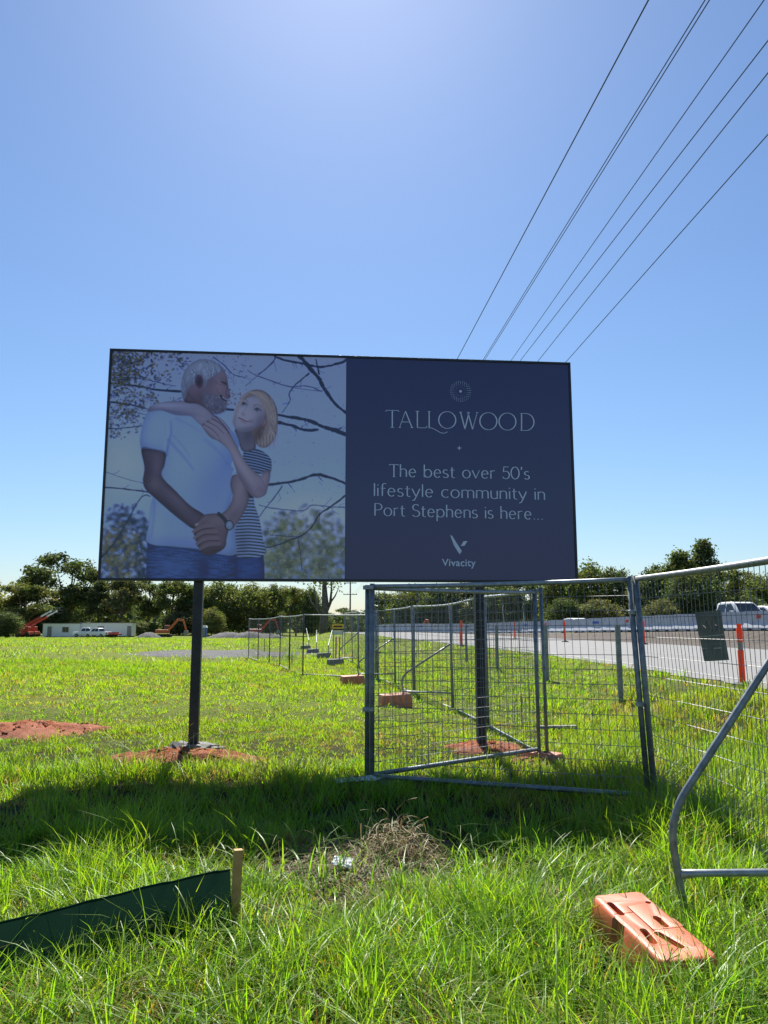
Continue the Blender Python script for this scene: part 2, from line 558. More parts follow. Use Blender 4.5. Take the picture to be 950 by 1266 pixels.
MB().box(.02, BW - .02, .004, .06, BZ0 + .02, BZ1 - .02).build('panel', MAT['grey_metal'], board)
fw = .032
for x0, x1, z0, z1 in ((0, BW, BZ1 - fw, BZ1), (0, BW, BZ0, BZ0 + fw), (0, fw, BZ0 + fw, BZ1 - fw), (BW - fw, BW, BZ0 + fw, BZ1 - fw)):
    MB().box(x0, x1, -.012, .072, z0, z1).build('frame_bar', MAT['frame_black'], board, bevel=.003)
for px, py in ((234, 924), (597, 927)):
    x, _ = on_board((px - 475) * .985 + 475 if px < 475 else 595, 730)
    if px < 475: x, _ = on_board(244, 725)
    g = ztf(*(Matrix.Rotation(brz, 3, 'Z') @ Vector((x, .12, 0)) + BL)[:2])
    MB().box(x - .058, x + .058, .075, .19, g - .3, BZ1 - .25).build('post', MAT['black_steel'], board, bevel=.006)
for z in (BZ0 + .35, BZ1 - .6):
    MB().box(.15, BW - .15, .0722, .0748, z, z + .09).build('back_rail', MAT['grey_metal'], board)

# --- the printed picture, painted as colours of a fine flat sheet (flat print)
XS = on_board(427.3, 575)[0]           # where picture ends and navy starts
PX0, PX1, PZ0, PZ1 = fw - .002, XS, BZ0 + fw - .002, BZ1 - fw + .002
N = 880
canvas = np.zeros((N, N, 3), np.float32)
YY, XX = np.mgrid[0:N, 0:N].astype(np.float32)
def uv(pts):
    out = []
    for px, py in pts:
        x, z = on_board(px, py)
        out.append(((x - PX0) / (PX1 - PX0) * N, (PZ1 - z) / (PZ1 - PZ0) * N))
    return np.array(out, np.float32)
def zA(*p): return [(200 + x / 5.9375, 430 + y / 5.9375) for x, y in p]
def zB(*p): return [(160 + x / 5.0, 560 + y / 5.0) for x, y in p]
def zC(*p): return [(110 + x / 2.794, 420 + y / 2.794) for x, y in p]
def zE(*p): return [(320 + x / 4.292, 430 + y / 4.292) for x, y in p]
def lin(c): 
    c = np.asarray(c, np.float32) / 255.
    return np.where(c < .04045, c / 12.92, ((c + .055) / 1.055) ** 2.4)
def catmull(P, closed=True, k=6):
    n = len(P); out = []
    for i in range(n if closed else n - 1):
        p0 = P[(i - 1) % n] if closed or i > 0 else P[i]
        p1, p2 = P[i], P[(i + 1) % n]
        p3 = P[(i + 2) % n] if closed or i < n - 2 else P[i + 1]
        for j in range(k):
            t_ = j / k
            out.append(.5 * (2 * p1 + (p2 - p0) * t_ + (2 * p0 - 5 * p1 + 4 * p2 - p3) * t_ ** 2 + (3 * p1 - p0 - 3 * p2 + p3) * t_ ** 3))
    if not closed: out.append(P[-1])
    return np.array(out)
def blur(mk, s):
    s = int(s)
    if s < 1: return mk
    for ax in (0, 1):
        for _ in range(2):
            c = np.cumsum(np.pad(mk, [(s + 1, s) if a == ax else (0, 0) for a in (0, 1)], mode='edge'), axis=ax)
            n = mk.shape[ax]
            mk = (np.take(c, range(2 * s + 1, 2 * s + 1 + n), axis=ax) - np.take(c, range(0, n), axis=ax)) / (2 * s + 1)
    return mk
def pmask(pts, smooth=True, soft=1):
    P = uv(pts)
    if smooth: P = catmull(P)
    mk = np.zeros((N, N), np.float32)
    x0, y0 = np.floor(P.min(0)).astype(int) - 1; x1, y1 = np.ceil(P.max(0)).astype(int) + 2
    x0, y0, x1, y1 = max(x0, 0), max(y0, 0), min(x1, N), min(y1, N)
    if x1 <= x0 or y1 <= y0: return mk
    X, Y = XX[y0:y1, x0:x1], YY[y0:y1, x0:x1]
    ins = np.zeros(X.shape, bool); Q = np.roll(P, -1, 0)
    for (ax, ay), (bx, by) in zip(P, Q):
        if ay == by: continue
        c = ((ay > Y) != (by > Y)) & (X < (bx - ax) * (Y - ay) / (by - ay) + ax)
        ins ^= c
    mk[y0:y1, x0:x1] = ins
    return blur(mk, soft)
def lay(mk, col, a=1.0):
    global canvas
    col = np.asarray(col, np.float32) * FIG
    canvas = canvas * (1 - mk[..., None] * a) + np.asarray(lin(col), np.float32) * (mk[..., None] * a)
def poly(pts, col, smooth=True, soft=1, a=1.0, rnd=0, amt=.35, tint=(1.0, .96, .92)):
    global canvas
    mk = pmask(pts, smooth, soft); lay(mk, col, a)
    if rnd:      # the print's own soft modelling towards the outline of a limb
        e_ = np.clip((1 - blur(mk, rnd)) * 2, 0, 1) ** 1.3 * mk * amt
        canvas = canvas * (1 - e_[..., None] * np.asarray(tint, np.float32))
    return mk
def stroke(pts, w, col, a=1.0, clip=None, smooth=True, soft=0):
    """w in photograph pixels (start, end)"""
    P = uv(pts)
    if smooth and len(P) > 2: P = catmull(P, False)
    k = N / 292.0
    mk = np.zeros((N, N), np.float32)
    n = len(P) - 1
    for i in range(n):
        a_, b_ = P[i], P[i + 1]
        wd = (w[0] + (w[1] - w[0]) * i / max(n - 1, 1)) * k / 2
        x0, y0 = np.floor(np.minimum(a_, b_) - wd - 2).astype(int); x1, y1 = np.ceil(np.maximum(a_, b_) + wd + 3).astype(int)
        x0, y0, x1, y1 = max(x0, 0), max(y0, 0), min(x1, N), min(y1, N)
        if x1 <= x0 or y1 <= y0: continue
        X, Y = XX[y0:y1, x0:x1] - a_[0], YY[y0:y1, x0:x1] - a_[1]
        d = b_ - a_; L2 = max(float(d @ d), 1e-6)
        t_ = np.clip((X * d[0] + Y * d[1]) / L2, 0, 1)
        ds = np.hypot(X - t_ * d[0], Y - t_ * d[1])
        mk[y0:y1, x0:x1] = np.maximum(mk[y0:y1, x0:x1], np.clip(wd - ds + .7, 0, 1))
    if soft: mk = blur(mk, soft)
    if clip is not None: mk = mk * clip
    lay(mk, col, a)
def blob(pt, rx, ry, ang, col, a, clip=None, hard=False):
    (cx, cy), = uv([pt]); k = N / 292.0
    c, s = math.cos(ang), math.sin(ang)
    X, Y = XX - cx, YY - cy
    q = ((X * c + Y * s) / (rx * k)) ** 2 + ((-X * s + Y * c) / (ry * k)) ** 2
    mk = np.clip((1.1 - q) * 4, 0, 1) if hard else np.exp(-q)
    if clip is not None: mk = mk * clip
    lay(mk, col, a)
def dabs(n, box, cols, size, a=(.5, 1), clip=None, asp=.6, dens=None):
    """many small leaf shapes; box in zC coordinates"""
    k = N / 292.0
    for _ in range(n):
        for _t in range(20):
            x, y = rng.uniform(box[0], box[2]), rng.uniform(box[1], box[3])
            if dens is None or rng.random() < dens(x, y): break
        (cx, cy), = uv(zC((x, y)))
        r = rng.uniform(*size) * k
        x0, y0, x1, y1 = int(cx - r - 2), int(cy - r - 2), int(cx + r + 3), int(cy + r + 3)
        x0, y0, x1, y1 = max(x0, 0), max(y0, 0), min(x1, N), min(y1, N)
        if x1 <= x0 or y1 <= y0: continue
        th = rng.uniform(0, 3.14); c, s = math.cos(th), math.sin(th)
        X, Y = XX[y0:y1, x0:x1] - cx, YY[y0:y1, x0:x1] - cy
        q = ((X * c + Y * s) / r) ** 2 + ((-X * s + Y * c) / (r * asp)) ** 2
        mk = np.clip((1 - q) * 2, 0, 1) * rng.uniform(*a)
        if clip is not None: mk = mk * clip[y0:y1, x0:x1]
        col = lin(np.asarray(cols[rng.integers(len(cols))]) * FIG)
        canvas[y0:y1, x0:x1] = canvas[y0:y1, x0:x1] * (1 - mk[..., None]) + col * mk[..., None]

# backdrop
FIG = np.array([1., 1., 1.])
g = (YY / N)[..., None]
canvas = (lin((120, 136, 174)) * np.clip(1 - g * 1.6, 0, 1) + lin((124, 148, 194)) * np.clip(g * 1.6, 0, 1)).astype(np.float32) * np.array([.76, .84, 1.08], np.float32)
blob(zC((760, 640))[0], 60, 40, 0, (146, 160, 190), .7)
blob(zC((120, 430))[0], 40, 50, 0, (128, 150, 196), .8)
# foliage low left and low right
canopy = lambda cx, cy, rx, ry: (lambda x, y: np.clip(1.25 - ((x - cx) / rx) ** 2 - ((y - cy) / ry) ** 2, 0, 1))
dabs(420, (38, 560, 215, 835), [(34, 54, 80), (42, 62, 84), (40, 56, 70), (30, 44, 70), (56, 74, 98)], (2.5, 6), (.5, .95), dens=canopy(130, 760, 105, 195))
dabs(260, (38, 620, 200, 835), [(88, 96, 82), (74, 82, 74), (106, 112, 100), (58, 68, 66), (96, 98, 76)], (1.2, 3.6), (.4, .9), dens=canopy(95, 760, 90, 140))
dabs(20, (60, 640, 205, 830), [(150, 168, 204), (134, 150, 184)], (.8, 2.2), (.5, .9), asp=.9)
dabs(620, (600, 570, 888, 840), [(78, 94, 86), (92, 106, 88), (64, 80, 76), (54, 70, 70), (88, 102, 104)], (2.5, 6.5), (.45, .9), dens=canopy(745, 800, 190, 215))
dabs(520, (600, 590, 888, 840), [(112, 122, 100), (94, 108, 88), (64, 80, 76), (50, 64, 66), (128, 138, 124)], (1, 3), (.35, .8), dens=canopy(725, 770, 160, 180))
dabs(60, (660, 690, 880, 835), [(56, 66, 84), (64, 76, 84)], (2, 5), (.4, .7))
# out-of-focus foliage, then branches
def soften(box, s):
    global canvas
    mk = blur(pmask(zC((box[0], box[1]), (box[2], box[1]), (box[2], box[3]), (box[0], box[3])), False, 4), 8)[..., None]
    canvas = canvas * (1 - mk) + np.stack([blur(canvas[..., k], s) for k in range(3)], -1) * mk
soften((20, 570, 225, 860), 3); soften((590, 560, 900, 860), 4)
dabs(520, (600, 585, 888, 840), [(112, 124, 104), (92, 106, 90), (58, 74, 72), (48, 62, 66), (122, 132, 118)], (.6, 1.9), (.3, .75), dens=canopy(735, 780, 175, 195))
dabs(240, (38, 600, 215, 835), [(92, 100, 86), (48, 64, 78), (110, 116, 104), (36, 52, 74)], (.6, 1.8), (.35, .8), dens=canopy(110, 760, 105, 165))
_stroke = stroke
def stroke(pts, w, col, a=1.0, clip=None, smooth=True, soft=0):
    if len(pts) < 3 or soft or clip is not None: return _stroke(pts, w, col, a, clip, smooth, soft)
    P = [np.array(p, float) for p in catmull(np.array(pts, float), False, 4)]
    n_ = len(P); jit = np.cumsum(rng.normal(0, .32, (n_, 2)), 0); jit -= np.linspace(0, 1, n_)[:, None] * jit[-1]
    P = [p + j_ for p, j_ in zip(P, jit)]
    ws = np.linspace(w[0], w[1], n_) * rng.uniform(.75, 1.2, n_)
    for i in range(n_ - 1): _stroke([tuple(P[i]), tuple(P[i + 1])], (ws[i], ws[i]), col, a, None, False)
    for _ in range(max(1, n_ // 5)):
        i = int(rng.integers(1, n_ - 1)); d_ = P[min(i + 1, n_ - 1)] - P[i - 1]; L_ = np.hypot(*d_) + 1e-6; d_ = d_ / L_
        an = rng.choice([-1, 1]) * rng.uniform(.5, 1.1); c2_, s2_ = math.cos(an), math.sin(an)
        e_ = np.array([d_[0] * c2_ - d_[1] * s2_, d_[0] * s2_ + d_[1] * c2_]); ln = rng.uniform(4, 14)
        m_ = P[i] + e_ * ln * .5 + rng.normal(0, 1.2, 2); q_ = P[i] + e_ * ln + rng.normal(0, 1.5, 2)
        _stroke([tuple(P[i]), tuple(m_)], (max(.5, ws[i] * .4), .6), col, a * .8, None, False); _stroke([tuple(m_), tuple(q_)], (.6, .4), col, a * .7, None, False)
br = (34, 43, 74); br2 = (50, 62, 96)
stroke(zE((85, 45), (130, 66), (200, 80), (270, 96), (340, 98), (420, 80), (470, 60)), (2.5, 3), br)
stroke(zE((215, 50), (255, 95), (310, 155), (345, 215), (400, 290), (462, 345)), (5.2, 3.6), br)
stroke(zE((300, 60), (312, 110), (318, 140)), (1.6, 2), br)
stroke(zE((265, 135), (230, 165), (185, 205), (160, 245), (160, 285), (120, 345)), (2, .7), br)
stroke(zE((0, 155), (80, 180), (165, 205), (260, 203), (335, 232)), (.8, 1.4), br2)
stroke(zE((90, 50), (60, 90), (0, 140)), (1.4, 1), br2)
stroke(zE((95, 352), (170, 372), (260, 388), (330, 420), (400, 438), (462, 462)), (3.4, 5.6), br)
stroke(zE((100, 395), (170, 412), (240, 438), (310, 434)), (4.2, 3.4), br)
stroke(zE((30, 728), (110, 720), (190, 705), (260, 678), (310, 668), (380, 684), (458, 720)), (3.0, 3.6), br)
stroke(zE((125, 730), (70, 800), (30, 850), (0, 895)), (1.6, 1), br2)
stroke(zE((0, 832), (70, 848), (150, 860), (230, 862), (280, 834), (330, 838), (380, 846), (455, 844)), (1, 1.2), br2)
stroke(zE((455, 785), (390, 835), (325, 880), (285, 945), (230, 1000), (150, 1030), (80, 1055), (20, 1055)), (2.4, 1.2), br)
stroke(zE((60, 990), (130, 995), (200, 1000)), (1, 1.2), br2)
stroke(zE((205, 1000), (222, 1100), (228, 1180)), (1.3, .8), br2)
stroke(zC((75, 150), (160, 158), (240, 172), (330, 178)), (2.0, 3.0), br)
stroke(zC((75, 135), (150, 132), (230, 145), (300, 160)), (1.2, 1), br2)
stroke(zC((75, 215), (140, 225), (200, 238)), (3.0, 1.5), br)
stroke(zC((70, 308), (130, 305), (190, 297)), (1.6, 1.0), br)
stroke(zC((100, 262), (150, 250), (210, 262)), (1, .7), br2)
stroke(zC((470, 240), (498, 242)), (3.0, 3.0), br)
stroke(zC((430, 60), (470, 90), (500, 120), (540, 130)), (1.4, 1), br2)
stroke(zC((550, 110), (600, 135), (690, 165), (800, 178)), (.8, .7), br2)
stroke(zC((645, 65), (600, 110), (540, 160)), (1.2, .6), br2)
stroke(zC((50, 510), (120, 517), (205, 526)), (1.5, 1.7), br)
stroke(zC((50, 455), (120, 478), (190, 496)), (.6, .6), br2)
stroke(zC((38, 760), (90, 700), (125, 640), (180, 545), (212, 540)), (1.7, 1.0), br)
olive = [(40, 50, 62), (54, 64, 62), (72, 78, 58), (32, 41, 64), (84, 84, 60), (46, 58, 84)]
dl = lambda x, y: np.clip(1.1 - (x - 75) / 260 - (y - 40) / 420, 0, 1) * (.45 + .55 * math.sin(x * .06 + y * .045) ** 2)
dabs(760, (72, 38, 330, 340), olive, (.8, 2.9), (.45, .95), dens=dl)
dabs(90, (300, 45, 560, 140), olive, (.6, 1.7), (.4, .9))
dabs(50, (480, 60, 560, 190), olive, (.7, 1.8), (.4, .9))
dabs(26, (470, 180, 525, 225), [(84, 72, 72), (96, 84, 66)], (1, 2.2), (.6, .9))
dabs(110, (640, 60, 885, 560), [(66, 82, 118), (78, 94, 130)], (.5, 1.6), (.3, .7))
for _ in range(64):      # leaf clusters hanging at the top left
    cx_, cy_ = 78 + abs(rng.normal(0, 95)), 42 + abs(rng.normal(0, 105))
    if cx_ > 330 or cy_ > 340: continue
    dabs(int(rng.integers(8, 20)), (cx_ - 20, cy_ - 14, cx_ + 20, cy_ + 14), olive, (.9, 2.6), (.55, .98), asp=.5)
stroke = _stroke
# the woman, standing behind
FIG = np.array([.72, .78, .82])
jeans_w = poly(zB((648, 615), (828, 618), (834, 700), (832, 815), (648, 815)), (46, 70, 126), False, rnd=22, amt=0.50)
blob(zB((740, 720))[0], 13, 24, 0, (62, 92, 152), .6, jeans_w)
top = poly(zB((715, -30), (800, -20), (850, 10), (877, 50), (868, 125), (800, 130), (770, 170), (770, 300), (800, 400), (822, 520), (828, 632), (650, 630), (650, 480), (690, 390), (730, 300), (700, 120)), (44, 54, 92), rnd=16, amt=0.45)
for i in range(19):
    y = 285 + i * 19.5
    stroke(zB((640, y + 4), (740, y - 2), (835, y + 8)), (2.1, 2.1), (140, 160, 200), .9, top)
for i in range(11):
    y = -34 + i * 17
    stroke(zB((690, y - 10), (780, y + 6), (880, y + 34)), (1.5, 1.5), (128, 148, 190), .85, top)
blob(zB((700, 560))[0], 8, 22, 0, (40, 52, 92), .35, top)
neck = poly(zA((545, 590), (556, 660), (588, 752), (640, 760), (690, 730), (684, 660), (700, 590)), (108, 104, 126), rnd=8, amt=0.50)
blob(zA((640, 640))[0], 7, 10, .4, (82, 80, 104), .7, neck)
hair_back = poly(zA((560, 440), (590, 360), (640, 318), (705, 306), (765, 326), (815, 380), (846, 455), (852, 545), (838, 640), (805, 700), (765, 732), (715, 725), (685, 690), (668, 640), (640, 560), (560, 520)), (112, 98, 108))
poly(zA((660, 316), (600, 345), (565, 400), (535, 460), (518, 540), (530, 560), (560, 470), (610, 400), (690, 350)), (160, 148, 152))
face_w = poly(zA((612, 372), (572, 430), (545, 480), (526, 530), (530, 575), (556, 604), (610, 612), (672, 598), (722, 560), (752, 500), (764, 440), (742, 385), (690, 350), (645, 352)), (154, 150, 172), True, 2, rnd=12, amt=0.35)
blob(zA((600, 385))[0], 11, 7, .4, (160, 158, 180), .8, face_w)
blob(zA((585, 470))[0], 8, 10, -.3, (170, 164, 184), .8, face_w)
blob(zA((655, 500))[0], 10, 8, .3, (166, 158, 178), .7, face_w)
blob(zA((722, 530))[0], 8, 13, .5, (116, 110, 136), .85, face_w)
blob(zA((640, 596))[0], 16, 4, -.15, (112, 106, 132), .8, face_w)
for ex, ey, dx, tl in ((604, 413, 22, .15), (704, 456, 24, .3)):
    blob(zA((ex, ey - 4))[0], 5.2, 3.2, tl, (104, 102, 128), .75, face_w)
    blob(zA((ex - 2, ey + 1))[0], 3.6, 1.9, tl, (150, 152, 176), .8, face_w)
    blob(zA((ex - 5, ey - 1))[0], 1.9, 1.9, 0, (40, 44, 70), .95, face_w)
    stroke(zA((ex - dx, ey - 3), (ex - 4, ey - 12), (ex + dx, ey + 6)), (1.3, 1.0), (56, 54, 78), .85, face_w)
    stroke(zA((ex - dx - 6, ey - 30), (ex - 2, ey - 40), (ex + dx + 6, ey - 22)), (1.6, 1.0), (112, 104, 122), .7, face_w)
blob(zA((592, 488))[0], 3.4, 2.0, .3, (118, 110, 134), .75, face_w)
stroke(zA((628, 425), (606, 462), (580, 488)), (1.4, 1.0), (132, 126, 150), .5, face_w)
blob(zA((574, 488))[0], 2.2, 1.6, 0, (178, 172, 190), .8, face_w)
stroke(zA((566, 514), (592, 526), (624, 540), (650, 538)), (1.8, 1.0), (104, 78, 102), .85, face_w)
blob(zA((602, 545))[0], 4.4, 1.6, .35, (146, 116, 138), .8, face_w)
blob(zA((660, 540))[0], 2.4, 3.0, 0, (122, 114, 138), .6, face_w)
fringe = poly(zA((590, 385), (600, 352), (650, 322), (710, 312), (770, 340), (815, 400), (840, 470), (846, 560), (830, 640), (795, 700), (755, 726), (712, 718), (690, 668), (735, 600), (776, 560), (770, 500), (752, 440), (736, 390), (700, 352), (650, 356)), (146, 134, 142), True, 2, rnd=9, amt=0.40)
for i in range(46):
    f_ = i / 45
    c_ = [(178, 166, 166), (104, 90, 100), (158, 144, 146), (190, 180, 180), (86, 76, 92)][i % 5]
    stroke(zA((640 + 100 * f_ + rng.uniform(-8, 8), 322 + 10 * f_), (720 + 95 * f_, 370 + 60 * f_), (752 + 90 * f_, 480 + 40 * f_), (700 + 135 * f_, 650 + rng.uniform(-20, 40))), (.9, .5), c_, .55, fringe)
for i in range(14):
    stroke(zA((650 + i * 5, 320), (700 + i * 6, 360), (718 + i * 7, 440 + i * 3)), (.8, .4), [(176, 160, 158), (128, 112, 118)][i % 2], .5)
for i in range(8):
    stroke(zA((650 - i * 8, 322 + i * 3), (610 - i * 6, 360 + i * 6), (575 - i * 5, 420 + i * 9)), (.8, .4), [(176, 162, 164), (138, 126, 136)][i % 2], .5)
blob(zA((755, 560))[0], 4, 6, .4, (150, 130, 146), .9, None)
stroke(zA((740, 600), (752, 575), (770, 545)), (1.2, .8), (96, 82, 100), .8)
for i in range(16):
    stroke(zA((700 + i * 8, 640), (706 + i * 8, 700), (700 + i * 9 + rng.uniform(-8, 8), 735 + rng.uniform(-14, 14))), (1.0, .3), [(150, 134, 138), (172, 154, 150), (110, 98, 110)][i % 3], .7)
blob(zA((715, 640))[0], 5, 9, .3, (74, 62, 76), .8, hair_back)
blob(zA((735, 585))[0], 5, 7, .2, (92, 78, 90), .6, hair_back)
for i in range(26):      # loose wisps round the bob
    a0_ = rng.uniform(-.5, 1.0); x_, y_ = 845 - 20 * rng.random(), 420 + 260 * rng.random()
    stroke(zA((x_ - 30, y_ - 60), (x_ + rng.uniform(-6, 10), y_), (x_ - rng.uniform(-12, 25), y_ + rng.uniform(30, 70))), (.7, .3), [(170, 158, 160), (110, 98, 108)][i % 2], .6)
# the man's shirt, jeans
shirt_c = (136, 160, 210)
jeans = poly(zC((203, 690), (300, 705), (380, 718), (450, 730), (504, 735), (503, 842), (196, 842)), (58, 84, 140), False, rnd=30, amt=0.40)
nz_ = blur(rng.standard_normal((N, N)).astype(np.float32), 1)
nz_ = sum(np.roll(np.roll(nz_, k, 1), int(k * .12), 0) for k in range(-14, 15)) / 29
nz_ = nz_ / nz_.std()
for mk_ in (jeans, jeans_w * .5): canvas = canvas * (1 + .22 * np.clip(nz_, -2, 2) * mk_)[..., None]
blob(zC((395, 800))[0], 9, 24, 0, (40, 58, 104), .85, jeans)
blob(zC((290, 780))[0], 20, 14, 0, (84, 114, 172), .5, jeans)
stroke(zC((204, 706), (300, 716), (380, 730), (440, 740)), (1.4, 1.4), (44, 62, 110), .7, jeans)
shirt = poly(zC((205, 248), (250, 234), (320, 214), (370, 232), (430, 258), (488, 308), (518, 352), (505, 400), (490, 432), (500, 446), (496, 462), (520, 470), (498, 520), (484, 575), (460, 600), (500, 628), (505, 680), (505, 740), (440, 738), (380, 722), (300, 714), (205, 700), (207, 640), (216, 560), (244, 490), (262, 400), (262, 386), (222, 374), (180, 372), (182, 310)), shirt_c, rnd=26, amt=0.34)
blob(zC((330, 430))[0], 34, 50, .2, (150, 174, 222), .7, shirt)
blob(zC((420, 520))[0], 22, 40, .1, (124, 148, 202), .8, shirt)
blob(zC((480, 420))[0], 12, 40, .3, (114, 138, 194), .7, shirt)
blob(zC((240, 300))[0], 16, 26, .2, (146, 170, 216), .8, shirt)
blob(zC((230, 640))[0], 12, 30, 0, (152, 174, 218), .7, shirt)
blob(zC((330, 700))[0], 34, 6, .1, (118, 140, 192), .6, shirt)
for q, w_, a_ in (([(268, 400), (274, 360), (284, 320), (282, 280)], (1.8, .5), .75), ([(272, 345), (310, 385), (340, 420), (362, 450)], (2.4, .6), .6),
                  ([(290, 330), (330, 375), (350, 410)], (1.4, .5), .4), ([(300, 270), (340, 290), (390, 320)], (2, .5), .3),
                  ([(505, 440), (470, 420), (440, 410)], (1.6, .4), .35), ([(225, 560), (224, 620), (215, 680)], (1.6, .8), .4),
                  ([(400, 345), (440, 380), (480, 430)], (3, 1), .35), ([(250, 510), (300, 590), (340, 640)], (3, 1), .4)):
    stroke(zC(*q), (w_[0] * 1.5, w_[1] * 2), (84, 108, 164), min(1, a_ * 1.15), shirt, soft=3)
    stroke(zC(*[(x - 7, y - 5) for x, y in q]), (w_[0] * 1.6, w_[1] * 2), (160, 184, 228), a_ * .5, shirt, soft=4)
# the man's near arm
arm = poly(zC((182, 374), (225, 378), (264, 388), (262, 430), (252, 470), (300, 522), (350, 572), (396, 602), (404, 625), (366, 652), (330, 632), (280, 592), (230, 548), (196, 516), (187, 485), (192, 440)), (88, 80, 104), rnd=15, amt=0.55)
blob(zC((235, 430))[0], 8, 18, 0, (108, 98, 120), .7, arm)
blob(zC((225, 495))[0], 9, 7, .5, (112, 100, 118), .7, arm)
blob(zC((300, 550))[0], 24, 5, .75, (110, 100, 122), .7, arm)
blob(zC((285, 585))[0], 26, 4, .75, (64, 58, 82), .7, arm)
blob(zC((205, 460))[0], 5, 18, 0, (70, 64, 88), .6, arm)
stroke(zC((192, 484), (205, 492), (214, 486)), (1, .6), (64, 58, 80), .7)
stroke(zC((180, 373), (222, 376), (264, 388)), (1.4, 1.4), (96, 116, 168), .8)
# the man's far arm with a watch
arm2 = poly(zC((498, 466), (526, 458), (546, 520), (552, 552), (532, 602), (492, 655), (468, 645), (448, 612), (480, 580), (496, 540), (488, 500)), (126, 114, 134), rnd=12, amt=0.50)
blob(zC((520, 520))[0], 6, 20, .2, (146, 132, 148), .7, arm2)
blob(zC((500, 610))[0], 12, 5, -.9, (104, 94, 116), .7, arm2)
stroke(zC((494, 466), (508, 462), (526, 460)), (1.6, 1.6), (150, 172, 214), .9)
# clasped hands
hand = poly(zC((362, 655), (384, 612), (420, 600), (462, 606), (484, 640), (476, 682), (470, 715), (442, 735), (405, 742), (382, 722), (370, 692)), (104, 92, 112), rnd=12, amt=0.45)
for q in ([(360, 662), (392, 645), (430, 640)], [(364, 684), (396, 664), (440, 662)], [(372, 704), (404, 686), (446, 684)], [(384, 722), (412, 708), (450, 704)]):
    stroke(zC(*q), (3.4, 4.2), (118, 104, 122), .9)
    stroke(zC(*[(x + 2, y + 9) for x, y in q]), (1.0, .8), (58, 52, 74), .85)
blob(zC((440, 625))[0], 12, 7, .2, (128, 112, 130), .8, hand)
stroke(zC((372, 640), (392, 622), (410, 608)), (3.6, 3.0), (112, 100, 118), .9)
blob(zC((372, 637))[0], 2, 1.2, -.6, (170, 160, 176), .9)
blob(zC((430, 728))[0], 16, 5, -.2, (62, 56, 78), .8, hand)
stroke(zC((448, 600), (470, 622), (482, 652)), (4.4, 4.4), (46, 52, 82), 1)
blob(zC((484, 640))[0], 5.6, 6.6, 0, (44, 50, 78), 1, None, True)
blob(zC((485, 640))[0], 4.2, 5.2, 0, (120, 134, 166), 1, None, True)
blob(zC((484, 637))[0], 2, 2.4, 0, (146, 160, 190), .8)
# the woman's arms round him
arm3 = poly(zC((203, 248), (214, 230), (260, 215), (330, 211), (390, 225), (424, 252), (434, 282), (402, 302), (376, 286), (350, 264), (300, 260), (250, 244)), (136, 134, 162), rnd=10, amt=0.40)
blob(zC((390, 260))[0], 10, 9, .6, (152, 142, 164), .8, arm3)
blob(zC((290, 250))[0], 30, 3, .1, (104, 106, 140), .8, arm3)
blob(zC((270, 226))[0], 26, 3, .0, (156, 158, 188), .8, arm3)
arm4 = poly(zC((392, 292), (428, 272), (458, 290), (482, 315), (502, 350), (540, 420), (590, 468), (604, 452), (624, 452), (626, 472), (617, 512), (608, 536), (580, 546), (556, 532), (522, 482), (502, 432), (486, 386), (450, 352), (420, 337), (396, 308)), (142, 130, 150), rnd=11, amt=0.50)
blob(zC((520, 425))[0], 6, 40, -.55, (164, 152, 170), .7, arm4)
blob(zC((540, 500))[0], 5, 34, -.6, (108, 98, 122), .7, arm4)
blob(zC((595, 520))[0], 9, 8, 0, (122, 110, 132), .7, arm4)
stroke(zC((590, 470), (600, 490), (612, 512)), (1.2, .8), (108, 98, 122), .6)
for q in ([(398, 300), (425, 318), (445, 340)], [(404, 288), (436, 304), (460, 328)], [(420, 278), (448, 294), (472, 318)], [(434, 268), (458, 284), (482, 312)]):
    stroke(zC(*q), (3.2, 3.0), (148, 136, 156), .9)
    stroke(zC(*[(x + 4, y - 5) for x, y in q]), (.9, .7), (82, 76, 104), .85)
stroke(zC((432, 262), (450, 278), (470, 300), (484, 322)), (1.6, 1.2), (72, 68, 96), .8)
# the man's head
neck_m = poly(zA((160, 340), (175, 400), (260, 410), (330, 450), (380, 490), (400, 420), (330, 300), (220, 260)), (98, 86, 108), rnd=10, amt=0.50)
head = poly(zA((165, 300), (170, 220), (210, 140), (300, 95), (380, 105), (440, 140), (472, 195), (482, 235), (488, 285), (500, 330), (504, 362), (488, 374), (476, 384), (480, 404), (470, 440), (452, 468), (400, 486), (350, 466), (310, 430), (240, 390)), (122, 106, 128), rnd=16, amt=0.45)
blob(zA((420, 280))[0], 9, 14, .3, (140, 122, 140), .8, head)
blob(zA((430, 200))[0], 8, 8, 0, (134, 122, 144), .7, head)
blob(zA((300, 380))[0], 14, 12, .5, (88, 78, 100), .8, head)
blob(zA((465, 262))[0], 4.0, 3.0, .2, (78, 66, 88), .75, head)
blob(zA((488, 330))[0], 3.0, 4.4, -.2, (128, 112, 132), .6, head)
blob(zA((352, 250))[0], 8, 9, 0, (104, 96, 120), .7, head)
stroke(zA((372, 180), (420, 190), (462, 214)), (1.0, .6), (100, 90, 112), .5, head, soft=1)
stroke(zA((380, 200), (424, 208), (466, 228)), (1.0, .6), (100, 90, 112), .45, head, soft=1)
beard = poly(zA((310, 320), (350, 335), (400, 345), (440, 350), (474, 384), (480, 404), (471, 442), (452, 469), (400, 487), (356, 468), (318, 420), (304, 365)), (104, 104, 128), True, 6)
blob(zA((420, 455))[0], 10, 5, -.2, (90, 88, 112), .7, beard)
for i in range(50):
    x, y = rng.uniform(330, 470), rng.uniform(345, 475)
    stroke(zA((x, y), (x + rng.uniform(-6, 10), y + rng.uniform(8, 20))), (.7, .4), [(146, 148, 170), (72, 72, 96)][i % 2], .6, beard, False)
